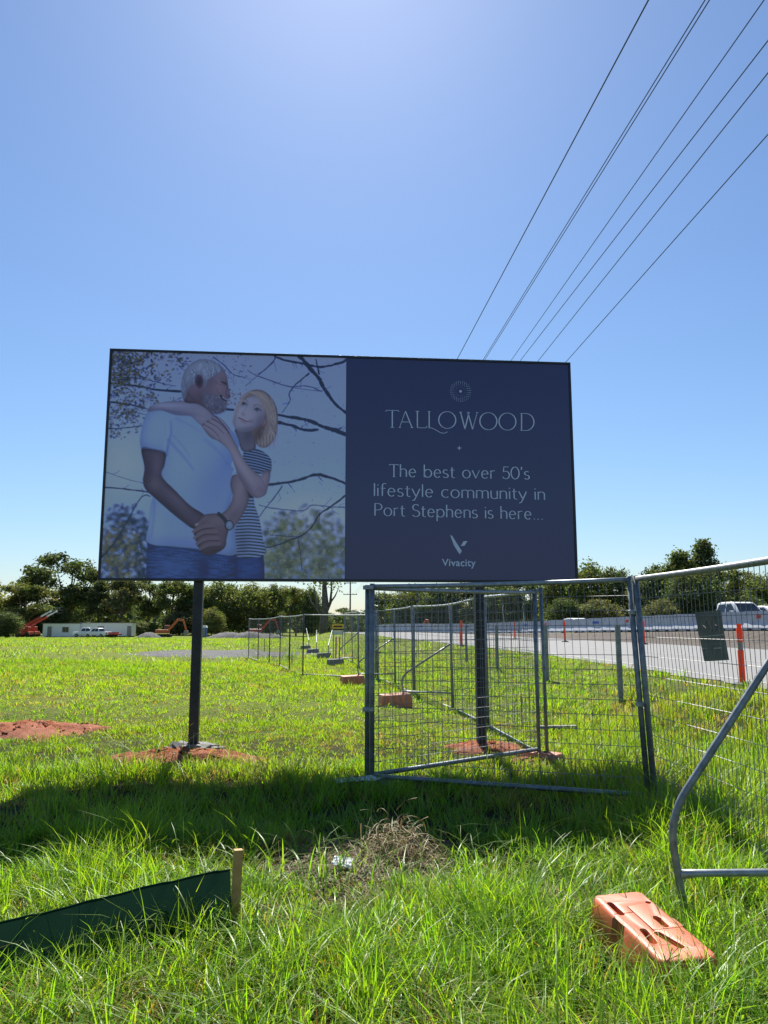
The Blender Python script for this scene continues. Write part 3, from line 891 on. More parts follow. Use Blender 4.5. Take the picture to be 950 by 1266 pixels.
hairm = poly(zA((152, 368), (144, 300), (150, 230), (176, 160), (230, 106), (300, 84), (372, 94), (432, 130), (458, 168), (415, 180), (385, 205), (362, 218), (340, 238), (326, 275), (312, 285), (306, 240), (280, 200), (246, 205), (238, 260), (200, 290), (180, 340), (168, 376)), (140, 148, 174), rnd=12, amt=0.40)
for i in range(90):
    f_ = i / 89
    x0, y0 = 160 + 270 * f_ + rng.uniform(-12, 12), 250 - 130 * math.sin(f_ * 2.2) + rng.uniform(-30, 60)
    stroke(zA((x0, y0), (x0 + rng.uniform(-4, 14), y0 + rng.uniform(14, 34)), (x0 + rng.uniform(-20, 10), y0 + rng.uniform(34, 70))), (1.0, .5), [(168, 180, 206), (80, 96, 130), (150, 164, 192), (96, 112, 144)][i % 4], .6, hairm)
blob(zA((190, 290))[0], 6, 12, 0, (100, 104, 130), .6, hairm)
ear = poly(zA((248, 225), (262, 200), (290, 205), (306, 240), (298, 280), (276, 300), (256, 280), (244, 250)), (92, 80, 108))
blob(zA((276, 252))[0], 3.4, 5.6, .1, (44, 38, 60), .8, ear)
stroke(zA((262, 225), (282, 220), (288, 250), (272, 275)), (1.4, 1.0), (72, 60, 80), .8)
stroke(zA((440, 248), (460, 258), (478, 268)), (1.8, 1.2), (60, 54, 76), .9)
stroke(zA((428, 226), (456, 232), (482, 244)), (1.8, 1.4), (104, 98, 118), .8)
stroke(zA((486, 285), (470, 330), (484, 352), (500, 356)), (1.0, 1.2), (86, 72, 92), .7)
stroke(zA((434, 352), (448, 374), (472, 388)), (2.6, 1.6), (48, 42, 62), .95)
stroke(zA((446, 362), (462, 374), (474, 380)), (.9, .7), (170, 168, 188), .9)
stroke(zA((405, 300), (415, 330), (430, 350)), (1.2, .7), (92, 80, 100), .6)
stroke(zA((396, 250), (420, 268), (440, 275)), (.8, .5), (96, 84, 104), .6)
# observed shade colours -> print reflectance
M2 = N // 2
pic = canvas.reshape(M2, 2, M2, 2, 3).mean((1, 3))
pic = np.clip((pic - np.array([.018, .030, .050])) / np.array([.222, .300, .325]), .006, .92)
pic = pic * (1 + .02 * rng.standard_normal(pic.shape[:2])[..., None])
u_ = (np.arange(M2) + .5) / M2
UX, UZ = np.meshgrid(PX0 + (PX1 - PX0) * (np.arange(M2) / (M2 - 1)), PZ1 - (PZ1 - PZ0) * (np.arange(M2) / (M2 - 1)))
V = np.stack([UX, np.full_like(UX, -.0015), UZ], -1).reshape(-1, 3)
def print_mat(name, base=None):
    m, t, b = nt(name)
    if base is None:
        at = t.nodes.new('ShaderNodeAttribute'); at.attribute_name = 'tint'
        t.links.new(at.outputs['Color'], b.inputs['Base Color'])
    else:
        f = noise(t, texco(t), .8, 3)
        t.links.new(ramp(t, f, [(.3, base), (.7, tuple(c * 1.12 for c in base))]), b.inputs['Base Color'])
    b.inputs['Roughness'].default_value = .5
    b.inputs['Specular IOR Level'].default_value = .2
    b.inputs['Coat Weight'].default_value = 1.0
    b.inputs['Coat IOR'].default_value = 1.62
    b.inputs['Coat Roughness'].default_value = .28
    w = noise(t, texco(t), 2.0, 2)
    bump(t, b, w, .05, .01)
    return m
me = grid_mesh('picture_print', V, M2, M2, print_mat('photo_print'), cols=pic.reshape(-1, 3).astype(np.float32), smooth=False)
o = link_mesh('picture_print', me, board)
o['label'] = 'printed photo of a grey-haired man and a blonde woman embracing under branches'
MB().box(XS + .0005, BW - fw + .002, -.0015, .002, BZ0 + fw - .002, BZ1 - fw + .002).build('navy_print', print_mat('navy_print', (.015, .013, .105)), board)

# --- lettering
LT = worn('pale_lettering', (.66, .72, .86), (.72, .78, .90), 3, .45, 0, 0, .001)
def arc(cx, cy, rx, ry, a0, a1, n=14):
    return [(cx + rx * math.cos(R(a0 + (a1 - a0) * i / n)), cy + ry * math.sin(R(a0 + (a1 - a0) * i / n))) for i in range(n + 1)]
XH = .66
def glyphs():
    G = {}
    bowl = lambda cx, r: arc(cx, XH / 2, r, XH / 2, 0, 360, 26)
    G['T'] = (.62, [[(.31, 0), (.31, 1)], [(0, .93), (.02, 1), (.60, 1), (.62, .93)], [(.22, 0), (.40, 0)]])
    G['A'] = (.70, [[(.02, 0), (.33, 1)], [(.33, 1), (.68, 0)], [(.14, .34), (.55, .34)], [(-.03, 0), (.09, 0)], [(.59, 0), (.75, 0)]])
    G['L'] = (.48, [[(.06, 1), (.06, 0)], [(.06, 0), (.44, 0), (.48, .10)], [(-.02, 1), (.14, 1)]])
    G['O'] = (.96, [arc(.48, .5, .47, .5, 0, 360, 36)])
    G['W'] = (1.06, [[(.04, 1), (.30, 0)], [(.30, 0), (.53, 1)], [(.47, 1), (.75, 0)], [(.75, 0), (1.02, 1)], [(-.04, 1), (.12, 1)], [(.42, 1), (.58, 1)], [(.95, 1), (1.09, 1)]])
    G['D'] = (.84, [[(.06, 0), (.06, 1)], [(-.02, 1), (.30, 1)] + arc(.32, .5, .50, .5, 90, -90, 20) + [(-.02, 0)]])
    G['P'] = (.56, [[(.06, 0), (.06, 1)], [(.06, 1), (.24, 1)] + arc(.26, .735, .27, .265, 90, -90, 14) + [(.06, .47)]])
    G['S'] = (.54, [arc(.28, .755, .22, .245, 35, 250, 14) + arc(.27, .25, .25, .25, 75, -150, 16)])
    G['5'] = (.52, [[(.46, 1), (.12, 1), (.08, .56)] + arc(.24, .32, .25, .32, 125, -150, 18)])
    G['0'] = (.60, [arc(.30, .5, .28, .5, 0, 360, 30)])
    G['h'] = (.52, [[(.06, 0), (.06, 1.04)], [(.06, .44)] + arc(.26, XH - .21, .20, .21, 160, 0, 12) + [(.46, 0)]])
    G['n'] = (.52, [[(.06, 0), (.06, XH)], [(.06, .44)] + arc(.26, XH - .21, .20, .21, 160, 0, 12) + [(.46, 0)]])
    G['m'] = (.86, [[(.06, 0), (.06, XH)], [(.06, .44)] + arc(.245, XH - .19, .185, .19, 160, 0, 12) + [(.43, 0)], [(.43, .44)] + arc(.615, XH - .19, .185, .19, 160, 0, 12) + [(.80, 0)]])
    G['u'] = (.52, [[(.46, XH), (.46, 0)], [(.06, XH)] + arc(.26, .21, .20, .21, 180, 340, 12) + [(.46, .24)]])
    G['e'] = (.56, [[(.07, .36), (.49, .36)] + arc(.28, XH / 2, .215, XH / 2, 8, 318, 24)])
    G['o'] = (.62, [bowl(.31, .255)])
    G['c'] = (.52, [arc(.30, XH / 2, .25, XH / 2, 50, 312, 22)])
    G['b'] = (.60, [[(.06, 0), (.06, 1.04)], arc(.30, XH / 2, .245, XH / 2, 165, -165, 24)])
    G['p'] = (.60, [[(.06, -.34), (.06, XH)], arc(.30, XH / 2, .245, XH / 2, 165, -165, 24)])
    G['s'] = (.42, [arc(.21, .495, .155, .165, 40, 255, 12) + arc(.20, .165, .175, .165, 78, -150, 14)])
    G['t'] = (.36, [[(.15, .86), (.15, .16)] + arc(.28, .14, .13, .14, 180, 300, 8), [(.02, XH - .02), (.33, XH - .02)]])
    G['f'] = (.36, [[(.14, 0), (.14, .82)] + arc(.29, .84, .15, .20, 180, 55, 8), [(.02, XH - .02), (.33, XH - .02)]])
    G['r'] = (.38, [[(.06, 0), (.06, XH)], [(.06, .42)] + arc(.26, XH - .2, .20, .2, 165, 65, 8)])
    G['v'] = (.54, [[(.02, XH), (.27, 0)], [(.27, 0), (.51, XH)]])
    G['y'] = (.54, [[(.02, XH), (.28, 0)], [(.51, XH), (.28, 0), (.17, -.26), (.03, -.33)]])
    G['i'] = (.14, [[(.07, 0), (.07, XH)], [(.07, .86), (.07, .93)]])
    G['l'] = (.14, [[(.07, 0), (.07, 1.04)]])
    G["'"] = (.16, [[(.09, 1.02), (.07, .78)]])
    G['.'] = (.20, [[(.10, .0), (.10, .055)]])
    return G
GL = glyphs()
def glyph_strokes(mb, strokes, fx, thick, thin):
    """fx maps glyph units to board (x, z); broad-nib contrast"""
    for st in strokes:
        P = [Vector((*fx(x, y), 0)) for x, y in st]
        n = len(P); L_, R_ = [], []
        closed = (P[0] - P[-1]).length < 1e-5
        for i, p in enumerate(P):
            if closed: tdir = P[(i + 1) % (n - 1)] - P[(i - 1) % (n - 1)]
            else: tdir = P[min(i + 1, n - 1)] - P[max(i - 1, 0)]
            tdir.normalize()
            nrm = Vector((-tdir.y, tdir.x, 0))
            v_ = abs(tdir.y)
            if n == 2 and .25 < abs(tdir.x) and tdir.x * tdir.y > 0: v_ = .25      # rising diagonals are thin
            w = thin + (thick - thin) * v_ ** 1.5
            L_.append(p + nrm * w / 2); R_.append(p - nrm * w / 2)
        vs = [(p.x, -.0035, p.y) for p in L_] + [(p.x, -.0035, p.y) for p in R_]
        mb.add(vs, [(i, i + 1, n + i + 1, n + i) for i in range(n - 1)])
def finish_flat(mb, name, parent, mat=LT):
    me = bpy.data.meshes.new(name)
    me.from_pydata(mb.v, [], mb.f); me.materials.append(mat)
    bm = bmesh.new(); bm.from_mesh(me)
    bmesh.ops.recalc_face_normals(bm, faces=bm.faces)
    for f in bm.faces:
        f.normal_update()
        if f.normal.y > 0: f.normal_flip()
    bm.to_mesh(me); bm.free()
    return link_mesh(name, me, parent)
def text_line(text, p0, p1, caph_px, thick, thin, space=.34, track=.06):
    """left and right baseline points in photograph pixels"""
    a, b_ = Vector(on_board(*p0)), Vector(on_board(*p1))
    ch = (Vector(on_board(p0[0], p0[1] - caph_px)) - a).length
    adv = sum((GL[c][0] + track) if c != ' ' else space for c in text) - track
    d = (b_ - a); sx = d.length / adv; d.normalize()
    up = Vector((-d.y, d.x)); up = Vector((0, 1))
    x = 0
    for c in text:
        if c == ' ': x += space; continue
        w, st = GL[c]
        mb = MB()
        glyph_strokes(mb, st, lambda gx_, gy_: tuple(a + d * ((x + gx_) * sx) + up * (gy_ * ch)), thick, thin)
        finish_flat(mb, 'letter', board)
        x += w + track
px_m = 10.0 / 950
def z4(x, y): return 455 + x / 4.13, 565 + y / 4.13
def z3(x, y): return 455 + x / 4.13, 460 + y / 4.13
for txt, a, b_, nm in (('The best over 50\'s', z4(110, 100), z4(828, 114), 'first'), ('lifestyle community in', z4(28, 198), z4(907, 219), 'second'), ('Port Stephens is here...', z4(32, 299), z4(897, 320), 'third')):
    text_line(txt, a, b_, 15.0, 1.55 * px_m, .75 * px_m, track=.075, space=.40)
# headline
heads = [('T', 92, 158, 282, 195), ('A', 160, 228, 283, 199), ('L', 246, 302, 284, 200), ('l2', 308, 350, 285, 201), ('O', 361, 450, 287, 201), ('W', 470, 562, 291, 205), ('O', 571, 660, 294, 206), ('O', 669, 757, 296, 208), ('D', 780, 850, 298, 211)]
for ch, xa, xb, yb, ytp in heads:
    mb = MB()
    a = Vector(on_board(*z3(xa, yb))); b_ = Vector(on_board(*z3(xb, yb + (xb - xa) * .018))); tp = Vector(on_board(*z3(xa, ytp)))
    st = GL['L' if ch == 'l2' else ch]
    w, strokes = st
    if ch == 'l2': w, strokes = .48, [[(.06, 1), (.06, 0)], [(-.02, 1), (.14, 1)], [(.0, .0), (.20, .0), (.45, -.12), (.72, -.28), (.95, -.31), (1.12, -.22)]]
    glyph_strokes(mb, strokes, lambda gx_, gy_: tuple(a + (b_ - a) * (gx_ / w) + (tp - a) * gy_), 1.5 * px_m, .62 * px_m)
    finish_flat(mb, 'letter', board)
# dotted rosette
mb = MB(); c0 = Vector(on_board(569.6, 483.8)); rr = 13.7 * px_m
def disc(mb, c, r, n=10):
    mb.add([(c[0] + r * math.cos(2 * math.pi * k / n), -.0035, c[1] + r * math.sin(2 * math.pi * k / n)) for k in range(n)], [tuple(range(n))])
disc(mb, c0, 1.7 * px_m, 16)
finish_flat(mb, 'rosette_centre', board); mb = MB()
for f_, cnt, sz in ((.44, 14, .22), (.58, 18, .26), (.72, 22, .42), (.85, 26, .46), (.97, 30, .42)):
    for k in range(cnt):
        a = 2 * math.pi * (k + (.5 if cnt % 4 else 0)) / cnt
        disc(mb, (c0.x + rr * f_ * math.cos(a), c0.y + rr * f_ * math.sin(a)), sz * px_m, 6)
finish_flat(mb, 'rosette_dots', board)['kind'] = 'stuff'
# four-point star
mb = MB(); c1 = Vector(on_board(*z3(467, 388))); q = 3.4 * px_m
pts = []
for k in range(8):
    a = math.pi / 4 * k; r_ = q if k % 2 == 0 else q * .27
    pts.append((c1.x + r_ * math.cos(a), -.0035, c1.y + r_ * math.sin(a)))
mb.add(pts, [tuple(range(8))]); finish_flat(mb, 'star_mark', board)
# logo mark: leaning blade and small flag
mb = MB()
for quad in ([(420, 398), (432, 404), (447, 430), (480, 480), (469, 498), (440, 452)], [(474, 455), (489, 430), (509, 429), (494, 453)]):
    pts = [on_board(*z4(x, y)) for x, y in quad]
    mb.add([(x, -.0035, z) for x, z in pts], [tuple(range(len(pts)))])
finish_flat(mb, 'logo_mark', board)
fc = bpy.data.curves.new('logo_text', 'FONT'); fc.body = 'Vivacity'; fc.offset = .012; fc.space_character = 1.06
tmp = bpy.data.objects.new('tmp_text', fc); C.objects.link(tmp)
bpy.context.view_layer.update()
me = bpy.data.meshes.new_from_object(tmp.evaluated_get(bpy.context.evaluated_depsgraph_get()))
bpy.data.objects.remove(tmp)
co = np.array([v.co[:] for v in me.vertices]); mn, mx = co.min(0), co.max(0)
a, b_ = Vector(on_board(*z4(379, 556))), Vector(on_board(*z4(551, 558)))
sc_ = (b_.x - a.x) / (mx[0] - mn[0])
capz = .73 * sc_
for v in me.vertices:
    x, y, _ = v.co
    v.co = (a.x + (x - mn[0]) * sc_, -.0035, a.y + y * sc_ + (b_.y - a.y) * (x - mn[0]) / (mx[0] - mn[0]))
me.materials.clear(); me.materials.append(LT)
link_mesh('logo_lettering', me, board)
# ------------------------------------------------------------ concrete round the left post
def world_of_board(x, y, z=0):
    p = Matrix.Rotation(brz, 3, 'Z') @ Vector((x, y, 0)) + BL
    return Vector((p.x, p.y, ztf(p.x, p.y) + z))
def rock(mb, c, r, seed, squash=.7):
    r_ = np.random.default_rng(seed)
    bm = bmesh.new(); bmesh.ops.create_icosphere(bm, subdivisions=1, radius=1)
    for v in bm.verts:
        v.co *= r * r_.uniform(.65, 1.15); v.co.z *= squash
    vs = [v.co + Vector(c) for v in bm.verts]; fs = [[v.index for v in f.verts] for f in bm.faces]
    bm.free(); mb.add(vs, fs)
xl, _ = on_board(244, 725); pl = world_of_board(xl, .13)
ft = empty('post_footing', pl)
tag(ft, 'broken pale concrete footing round the left sign post', 'footing')
mb = MB()
r_ = np.random.default_rng(4); n = 22; prof = []
ring = [(.30 * r_.uniform(.8, 1.15), r_.uniform(.07, .13)) for _ in range(n)]
vs = [(rr_ * math.cos(2 * math.pi * k / n), .7 * rr_ * math.sin(2 * math.pi * k / n), -.1) for k, (rr_, h) in enumerate(ring)]
vs += [(rr_ * .95 * math.cos(2 * math.pi * k / n), .66 * rr_ * math.sin(2 * math.pi * k / n), h) for k, (rr_, h) in enumerate(ring)]
vs += [(.085 * math.cos(2 * math.pi * k / n), .085 * math.sin(2 * math.pi * k / n), .11) for k in range(n)]
fs = [(k, (k + 1) % n, n + (k + 1) % n, n + k) for k in range(n)] + [(n + k, n + (k + 1) % n, 2 * n + (k + 1) % n, 2 * n + k) for k in range(n)]
mb.add(vs, fs); mb.build('collar', MAT['concrete'], ft)
for k, (dx, dy, s) in enumerate(((-.24, -.12, .06), (-.12, -.2, .05), (.16, -.17, .07), (.28, -.1, .075), (.36, -.06, .05), (.02, -.22, .04), (-.33, .0, .035))):
    mb = MB(); rock(mb, (dx, dy, .06), s, 30 + k); mb.build('concrete_lump', MAT['concrete'], ft)

# ------------------------------------------------------------ temporary fence panels
PH = 2.03
def panel(a, b_, label, ha=PH, hb=PH, vs_=.075, hs=.15, wr=.0029, name='temporary_fence', wob=.004, seed=0, cat='fence', lift=.10, tr=.020, bw=.045, leana=(0, 0), leanb=(0, 0)):
    """a, b_: ground points (x, y); uprights, rails and welded wire"""
    r_ = np.random.default_rng(seed)
    za, zb = ztf(*a), ztf(*b_)
    A0, B0 = Vector((*a, za + lift * .2)), Vector((*b_, zb + lift * .2))
    A1, B1 = Vector((a[0] + leana[0], a[1] + leana[1], za + ha)), Vector((b_[0] + leanb[0], b_[1] + leanb[1], zb + hb))
    root = empty(name, (*a, za))
    tag(root, label, cat, 'temporary wire fence panels')
    off = Vector((*a, za))
    A0, B0, A1, B1 = A0 - off, B0 - off, A1 - off, B1 - off
    d = (B0 - A0).normalized()
    MB().tube([A0 + (A1 - A0) * t_ for t_ in (0, .5, 1)], tr, 10).build('upright', MAT['galv_dark'], root, True)
    MB().tube([B0 + (B1 - B0) * t_ for t_ in (0, .5, 1)], tr, 10).build('upright', MAT['galv_dark'], root, True)
    def P(u, w):
        p = (A0 * (1 - u) + B0 * u) * (1 - w) + (A1 * (1 - u) + B1 * u) * w
        return p
    sag = .012
    MB().tube([P(u, .985) - Vector((0, 0, sag * 4 * u * (1 - u))) for u in np.linspace(.004, .996, 9)], tr * .95, 10).build('top_rail', MAT['galv'], root, True)
    MB().tube([P(u, bw) for u in np.linspace(.004, .996, 7)], tr * .95, 10).build('bottom_rail', MAT['galv_dark'], root, True)
    L = (B0 - A0).length; H = (A1 - A0).length
    nrm = Vector((-d.y, d.x, 0))
    mb = MB()
    nv = max(2, int(L / vs_)); nh = max(2, int(H / hs))
    bulge = [r_.uniform(-1, 1) for _ in range(6)]
    def W(u, w):
        q = math.sin(u * 3.1 * 2 + bulge[0]) * math.sin(w * 5 + bulge[1]) * wob * 2 + math.sin(u * 17 + bulge[2]) * math.sin(w * 9 + bulge[3]) * wob * .5
        edge = min(1, 8 * u, 8 * (1 - u), 8 * w, 8 * (1 - w))
        return P(u, w) + nrm * q * edge + d * (q * .7 * edge)
    for i in range(1, nv):
        u = i / nv + r_.uniform(-.001, .001)
        mb.tube([W(u, w) for w in np.linspace(.05, .98, 7)], wr, 3, False)
    for i in range(1, nh):
        w = .05 + .93 * i / nh
        mb.tube([W(u, w) + nrm * wr * 1.8 for u in np.linspace(0, 1, 7)], wr * 1.05, 3, False)
    mb.build('wire_mesh', MAT['wire'], root, False)
    return root

def coupler(root, p):
    q = Vector(p) - Vector(root.location)
    MB().box(q.x - .055, q.x + .055, q.y - .028, q.y + .028, q.z - .02, q.z + .02).build('coupler', MAT['galv'], root, bevel=.004)
    MB().tube([q + Vector((0, -.05, 0)), q + Vector((0, .05, 0))], .007, 8).build('bolt', MAT['galv_dark'], root)

pc = on_ground(460, 974); P453 = (pc.x, pc.y)
pc2 = on_ground(448, 974); P453b = (pc2.x, pc2.y)
pr = on_ground(803, 1000); P783 = (pr.x, pr.y)
pb = on_ground(667, 938); P663 = (pb.x, pb.y)
# gap between paired uprights
f1 = panel(P453, P783, 'wire fence panel across the front, below the navy half of the billboard', seed=1, ha=2.0, hb=2.05, hs=.135, vs_=.07, tr=.025, leanb=(-.085, 0))
f2 = panel((P453b[0] + .045, P453b[1] + .05), P663, 'wire fence panel slanting back from the front pole to the corner pole', seed=2, ha=1.99, hb=2.0, hs=.11, vs_=.072, tr=.024)
coupler(f1, (P453[0] - .04, P453[1], ztf(*P453) + 1.96)); coupler(f1, (P453[0] - .04, P453[1], ztf(*P453) + .75))
# panel coming towards the camera at the right
d4 = Vector((2.52 - P783[0], 4.2 - P783[1])); d4 = d4 * (2.75 / d4.length)
P4A = (P783[0] + .05, P783[1] - .03); P4B = (P783[0] + .05 + d4.x, P783[1] + d4.y)
f4 = panel(P4A, P4B, 'nearest wire fence panel at the right edge, carrying a small grey plate', seed=3, ha=2.05, hb=2.05, hs=.17, vs_=.062, leana=(-.085, 0), wob=.008, tr=.027, wr=.0027)
coupler(f4, (P783[0] - .05, P783[1] - .01, ztf(*P783) + 1.72)); coupler(f4, (P783[0] - .02, P783[1] - .01, ztf(*P783) + .9))
# panels receding from the corner
line = [P663, (1.63, 12.4), (1.34, 15.3), (.70, 18.1), (.30, 20.9), (-.20, 23.6), (-.55, 26.4), (-.95, 29.2), (-1.3, 32.0), (-1.75, 34.8)]
ordn = ['first', 'second', 'third', 'fourth', 'fifth', 'sixth', 'seventh', 'eighth', 'ninth']
for i in range(len(line) - 1):
    a, b_ = line[i], line[i + 1]
    dd = Vector((b_[0] - a[0], b_[1] - a[1])).normalized() * .045
    ln = (-.05 * (1 if i % 2 else .4), 0)
    panel((a[0] + dd.x + (.11 if i == 0 else 0), a[1] + dd.y), (b_[0] - dd.x, b_[1] - dd.y), '%s wire panel of the fence row receding from the corner beyond the right sign post' % ordn[i], seed=10 + i, hs=.13 if i < 3 else .2, vs_=.085 if i < 3 else .14, wr=.0023 if i < 3 else .0026, leana=ln, leanb=ln, tr=.021, bw=-.01)
left_line = [(-.25, 23.4), (-2.55, 24.6), (-3.3, 27.3), (-4.0, 30.0), (-4.8, 32.7), (-5.7, 35.3), (-6.6, 38)]
labs = ['wire panel linking the receding fence row to the left row, seen under the picture edge', 'nearest wire panel of the left fence row below the billboard', 'second wire panel of the left fence row', 'third wire panel of the left fence row', 'fourth wire panel of the left fence row', 'farthest wire panel of the left fence row']
for i in range(6):
    a, b_ = left_line[i], left_line[i + 1]
    panel(a, b_, labs[i], seed=30 + i, hs=.2, vs_=.12, wr=.0024, tr=.021, ha=1.9, hb=1.9, bw=0)

# ------------------------------------------------------------ braces and their weights
def brace(pole, foot, label, h=1.45, name='fence_brace', r=.019, foot_up=.42):
    """stay: leg at the foot, bend, diagonal to the pole, and a low rail"""
    zf, zp = ztf(*foot), ztf(*pole)
    root = empty(name, (*foot, zf)); tag(root, label, 'fence brace', 'diagonal fence braces')
    D = Vector((pole[0] - foot[0], pole[1] - foot[1], zp - zf))
    top = D * .985 + Vector((0, 0, h))
    k = 1.0 / max(D.length, .1)
    leg = Vector((0, 0, foot_up)) - D * (.045 * k)
    ctl = leg + Vector((0, 0, .16)) - D * (.012 * k)
    nxt = ctl + (top - ctl).normalized() * .17
    pts = [D * (.02 * k) + Vector((0, 0, -.04)), Vector((0, 0, foot_up * .5)) - D * (.02 * k)]
    pts += [leg * (1 - t_) ** 2 + ctl * 2 * t_ * (1 - t_) + nxt * t_ ** 2 for t_ in np.linspace(0, 1, 8)] + [nxt + (top - nxt) * .5, top]
    MB().tube(pts, r, 14).build('stay', MAT['galv_dark'], root, True)
    MB().tube([Vector((0, 0, .28)) - D * (.02 * k), Vector((0, 0, .285)) + D * (.07 * k), D * .97 + Vector((0, 0, .29))], [r * 1.25, r * .95, r * .9], 12).build('low_rail', MAT['galv'], root, True)
    return root
bfoot = on_ground(849, 1150)
brace(P4B, (bfoot.x, bfoot.y), 'bent galvanised brace with a low rail beside the near orange block', h=1.95, r=.021)

def weight_block(name='fence_weight'):
    """hollow plastic block with waisted sides, centre plate, hand slots; long axis x"""
    root = empty(name)
    L, Wd, H = .70, .28, .205
    def outline(s=1.0, zz=0):
        pts = [(-.5, -.42), (-.46, -.5), (-.15, -.5), (-.12, -.44), (-.02, -.44), (.02, -.5), (.45, -.5), (.5, -.42),
               (.5, .42), (.45, .5), (.12, .5), (.09, .44), (-.01, .44), (-.05, .5), (-.46, .5), (-.5, .42)]
        return [(x * L * s, y * Wd * (s ** 2), zz) for x, y in pts]
    lo, mid, hi = outline(1.03, 0), outline(1.03, H * .5), outline(.97, H)
    n = len(lo)
    bm = bmesh.new()
    rings = [[bm.verts.new(p) for p in q] for q in (lo, mid, hi)]
    for a, b_ in ((0, 1), (1, 2)):
        for k in range(n):
            bm.faces.new((rings[a][k], rings[a][(k + 1) % n], rings[b_][(k + 1) % n], rings[b_][k]))
    bm.faces.new(rings[2]); bm.faces.new(rings[0][::-1])
    es = [e for e in bm.edges if abs(e.verts[0].co.z - H) < 1e-4 and abs(e.verts[1].co.z - H) < 1e-4]
    bmesh.ops.bevel(bm, geom=es, offset=.016, segments=3, profile=.5, affect='EDGES')
    me = bpy.data.meshes.new('block'); bm.to_mesh(me); bm.free()
    body = link_mesh('block', me, root)
    cut = MB()
    def slot(cx, cy, lx, ly, dep, rot=0):
        Mx = Matrix.Translation((cx, cy, 0)) @ Matrix.Rotation(rot, 4, 'Z')
        pts = []
        r = min(lx, ly) / 2
        for sx, a0 in ((1, -90), (-1, 90)):
            for k in range(7):
                a = R(a0 + 180 * k / 6)
                pts.append((sx * (lx / 2 - r) + r * math.cos(a), r * math.sin(a)))
        vs = [Mx @ Vector((x, y, H - dep)) for x, y in pts] + [Mx @ Vector((x, y, H + .05)) for x, y in pts]
        m_ = len(pts)
        cut.add(vs, [tuple(range(m_))[::-1], tuple(range(m_, 2 * m_))] + [(k, (k + 1) % m_, m_ + (k + 1) % m_, m_ + k) for k in range(m_)])
    slot(-.17, -.085, .15, .032, .05)           # hand slots
    slot(.17, .0, .17, .036, .05, R(90) * 0 + R(14))
    slot(.12, -.07, .15, .034, .055, R(-6))
    slot(-.20, .10, .03, .028, .03)
    slot(.0, .055, .12, .03, .045)
    slot(-.03, .055, .04, .045, .03)
    for cx, cy, lx, ly in ((-.01, -.02, .34, .006), (.07, .05, .006, .16), (-.115, -.07, .006, .10)):
        cut.box(cx - lx / 2, cx + lx / 2, cy - ly / 2, cy + ly / 2, H - .012, H + .05)
    cme = bpy.data.meshes.new('cut'); cme.from_pydata(cut.v, [], cut.f)
    bmc = bmesh.new(); bmc.from_mesh(cme); bmesh.ops.recalc_face_normals(bmc, faces=bmc.faces); bmc.to_mesh(cme); bmc.free()
    co_ = link_mesh('cut', cme)
    md = body.modifiers.new('b', 'BOOLEAN'); md.object = co_; md.operation = 'DIFFERENCE'; md.solver = 'EXACT'; md.use_self = True
    bv = body.modifiers.new('v', 'BEVEL'); bv.width = .006; bv.segments = 2; bv.limit_method = 'ANGLE'; bv.angle_limit = R(40)
    bpy.context.view_layer.update()
    me2 = bpy.data.meshes.new_from_object(body.evaluated_get(bpy.context.evaluated_depsgraph_get()))
    body.modifiers.clear(); body.data = me2
    bpy.data.objects.remove(co_)
    me2.materials.clear(); me2.materials.append(MAT['orange_plastic'])
    me2.polygons.foreach_set('use_smooth', [True] * len(me2.polygons)); me2.set_sharp_from_angle(angle=R(35))
    MB().lathe([(.035, 0), (.035, .012), (.02, .016)], 14, Matrix.Translation((L * .515 - .001, .02, .075)) @ Matrix.Rotation(R(90), 4, 'Y')).build('end_plug', MAT['rubber'], root)
    return root
wb = weight_block()
pA = at_z(763, 1111, .22); pB = at_z(853, 1180, .22)
ctr = (pA + pB) / 2
wb.location = (ctr.x, ctr.y, ztf(ctr.x, ctr.y) + .02)
wb.rotation_euler = (R(2), R(3.5), math.atan2(pB.y - pA.y, pB.x - pA.x))
tag(wb, 'large faded orange plastic weight block in the near right grass', 'weight block', 'fence weight blocks')
print('BLOCK', pA, pB, (pB - pA).length, bfoot)
BARE.append((ctr.x - .08, ctr.y - .10, .30, .36))
spots = [((489, 874), line[2], 'orange weight block on the low rail behind the front fence mesh', 15, 'o'),
         ((436, 847), line[4], 'dusty orange weight block left of the front pole', 20, 'o'),
         ((415, 823), line[7], 'nearest of the pale grey weight blocks left of the front pole', 25, 'g'),
         ((401, 814), (-2.6, 39), 'second pale grey weight block from the front pole', 20, 'g'),
         ((387, 808), (-3.9, 45), 'third pale grey weight block from the front pole', 35, 'g'),
         ((378, 803), (-5.3, 53), 'farthest pale grey weight block from the front pole', 15, 'g')]
for (px, py), pole, lab, ang, kd in spots:
    g = on_ground(px, py)
    o = copy_tree(wb)
    o.location = (g.x, g.y, g.z - .03); o.rotation_euler = (R(2), R(-2), R(ang)); o.scale = (.85, 1.1, 1.35)
    o['label'] = lab
    for ch in o.children:
        if ch.name.startswith('block'):
            ch.data = ch.data.copy(); ch.data.materials.clear(); ch.data.materials.append(MAT['orange_dull'] if kd == 'o' else MAT['concrete'])
    brace(pole, (g.x + .18, g.y + .05), 'thin brace by the ' + lab.replace('weight block', 'block').replace(' on the low rail', ''), h=1.25)

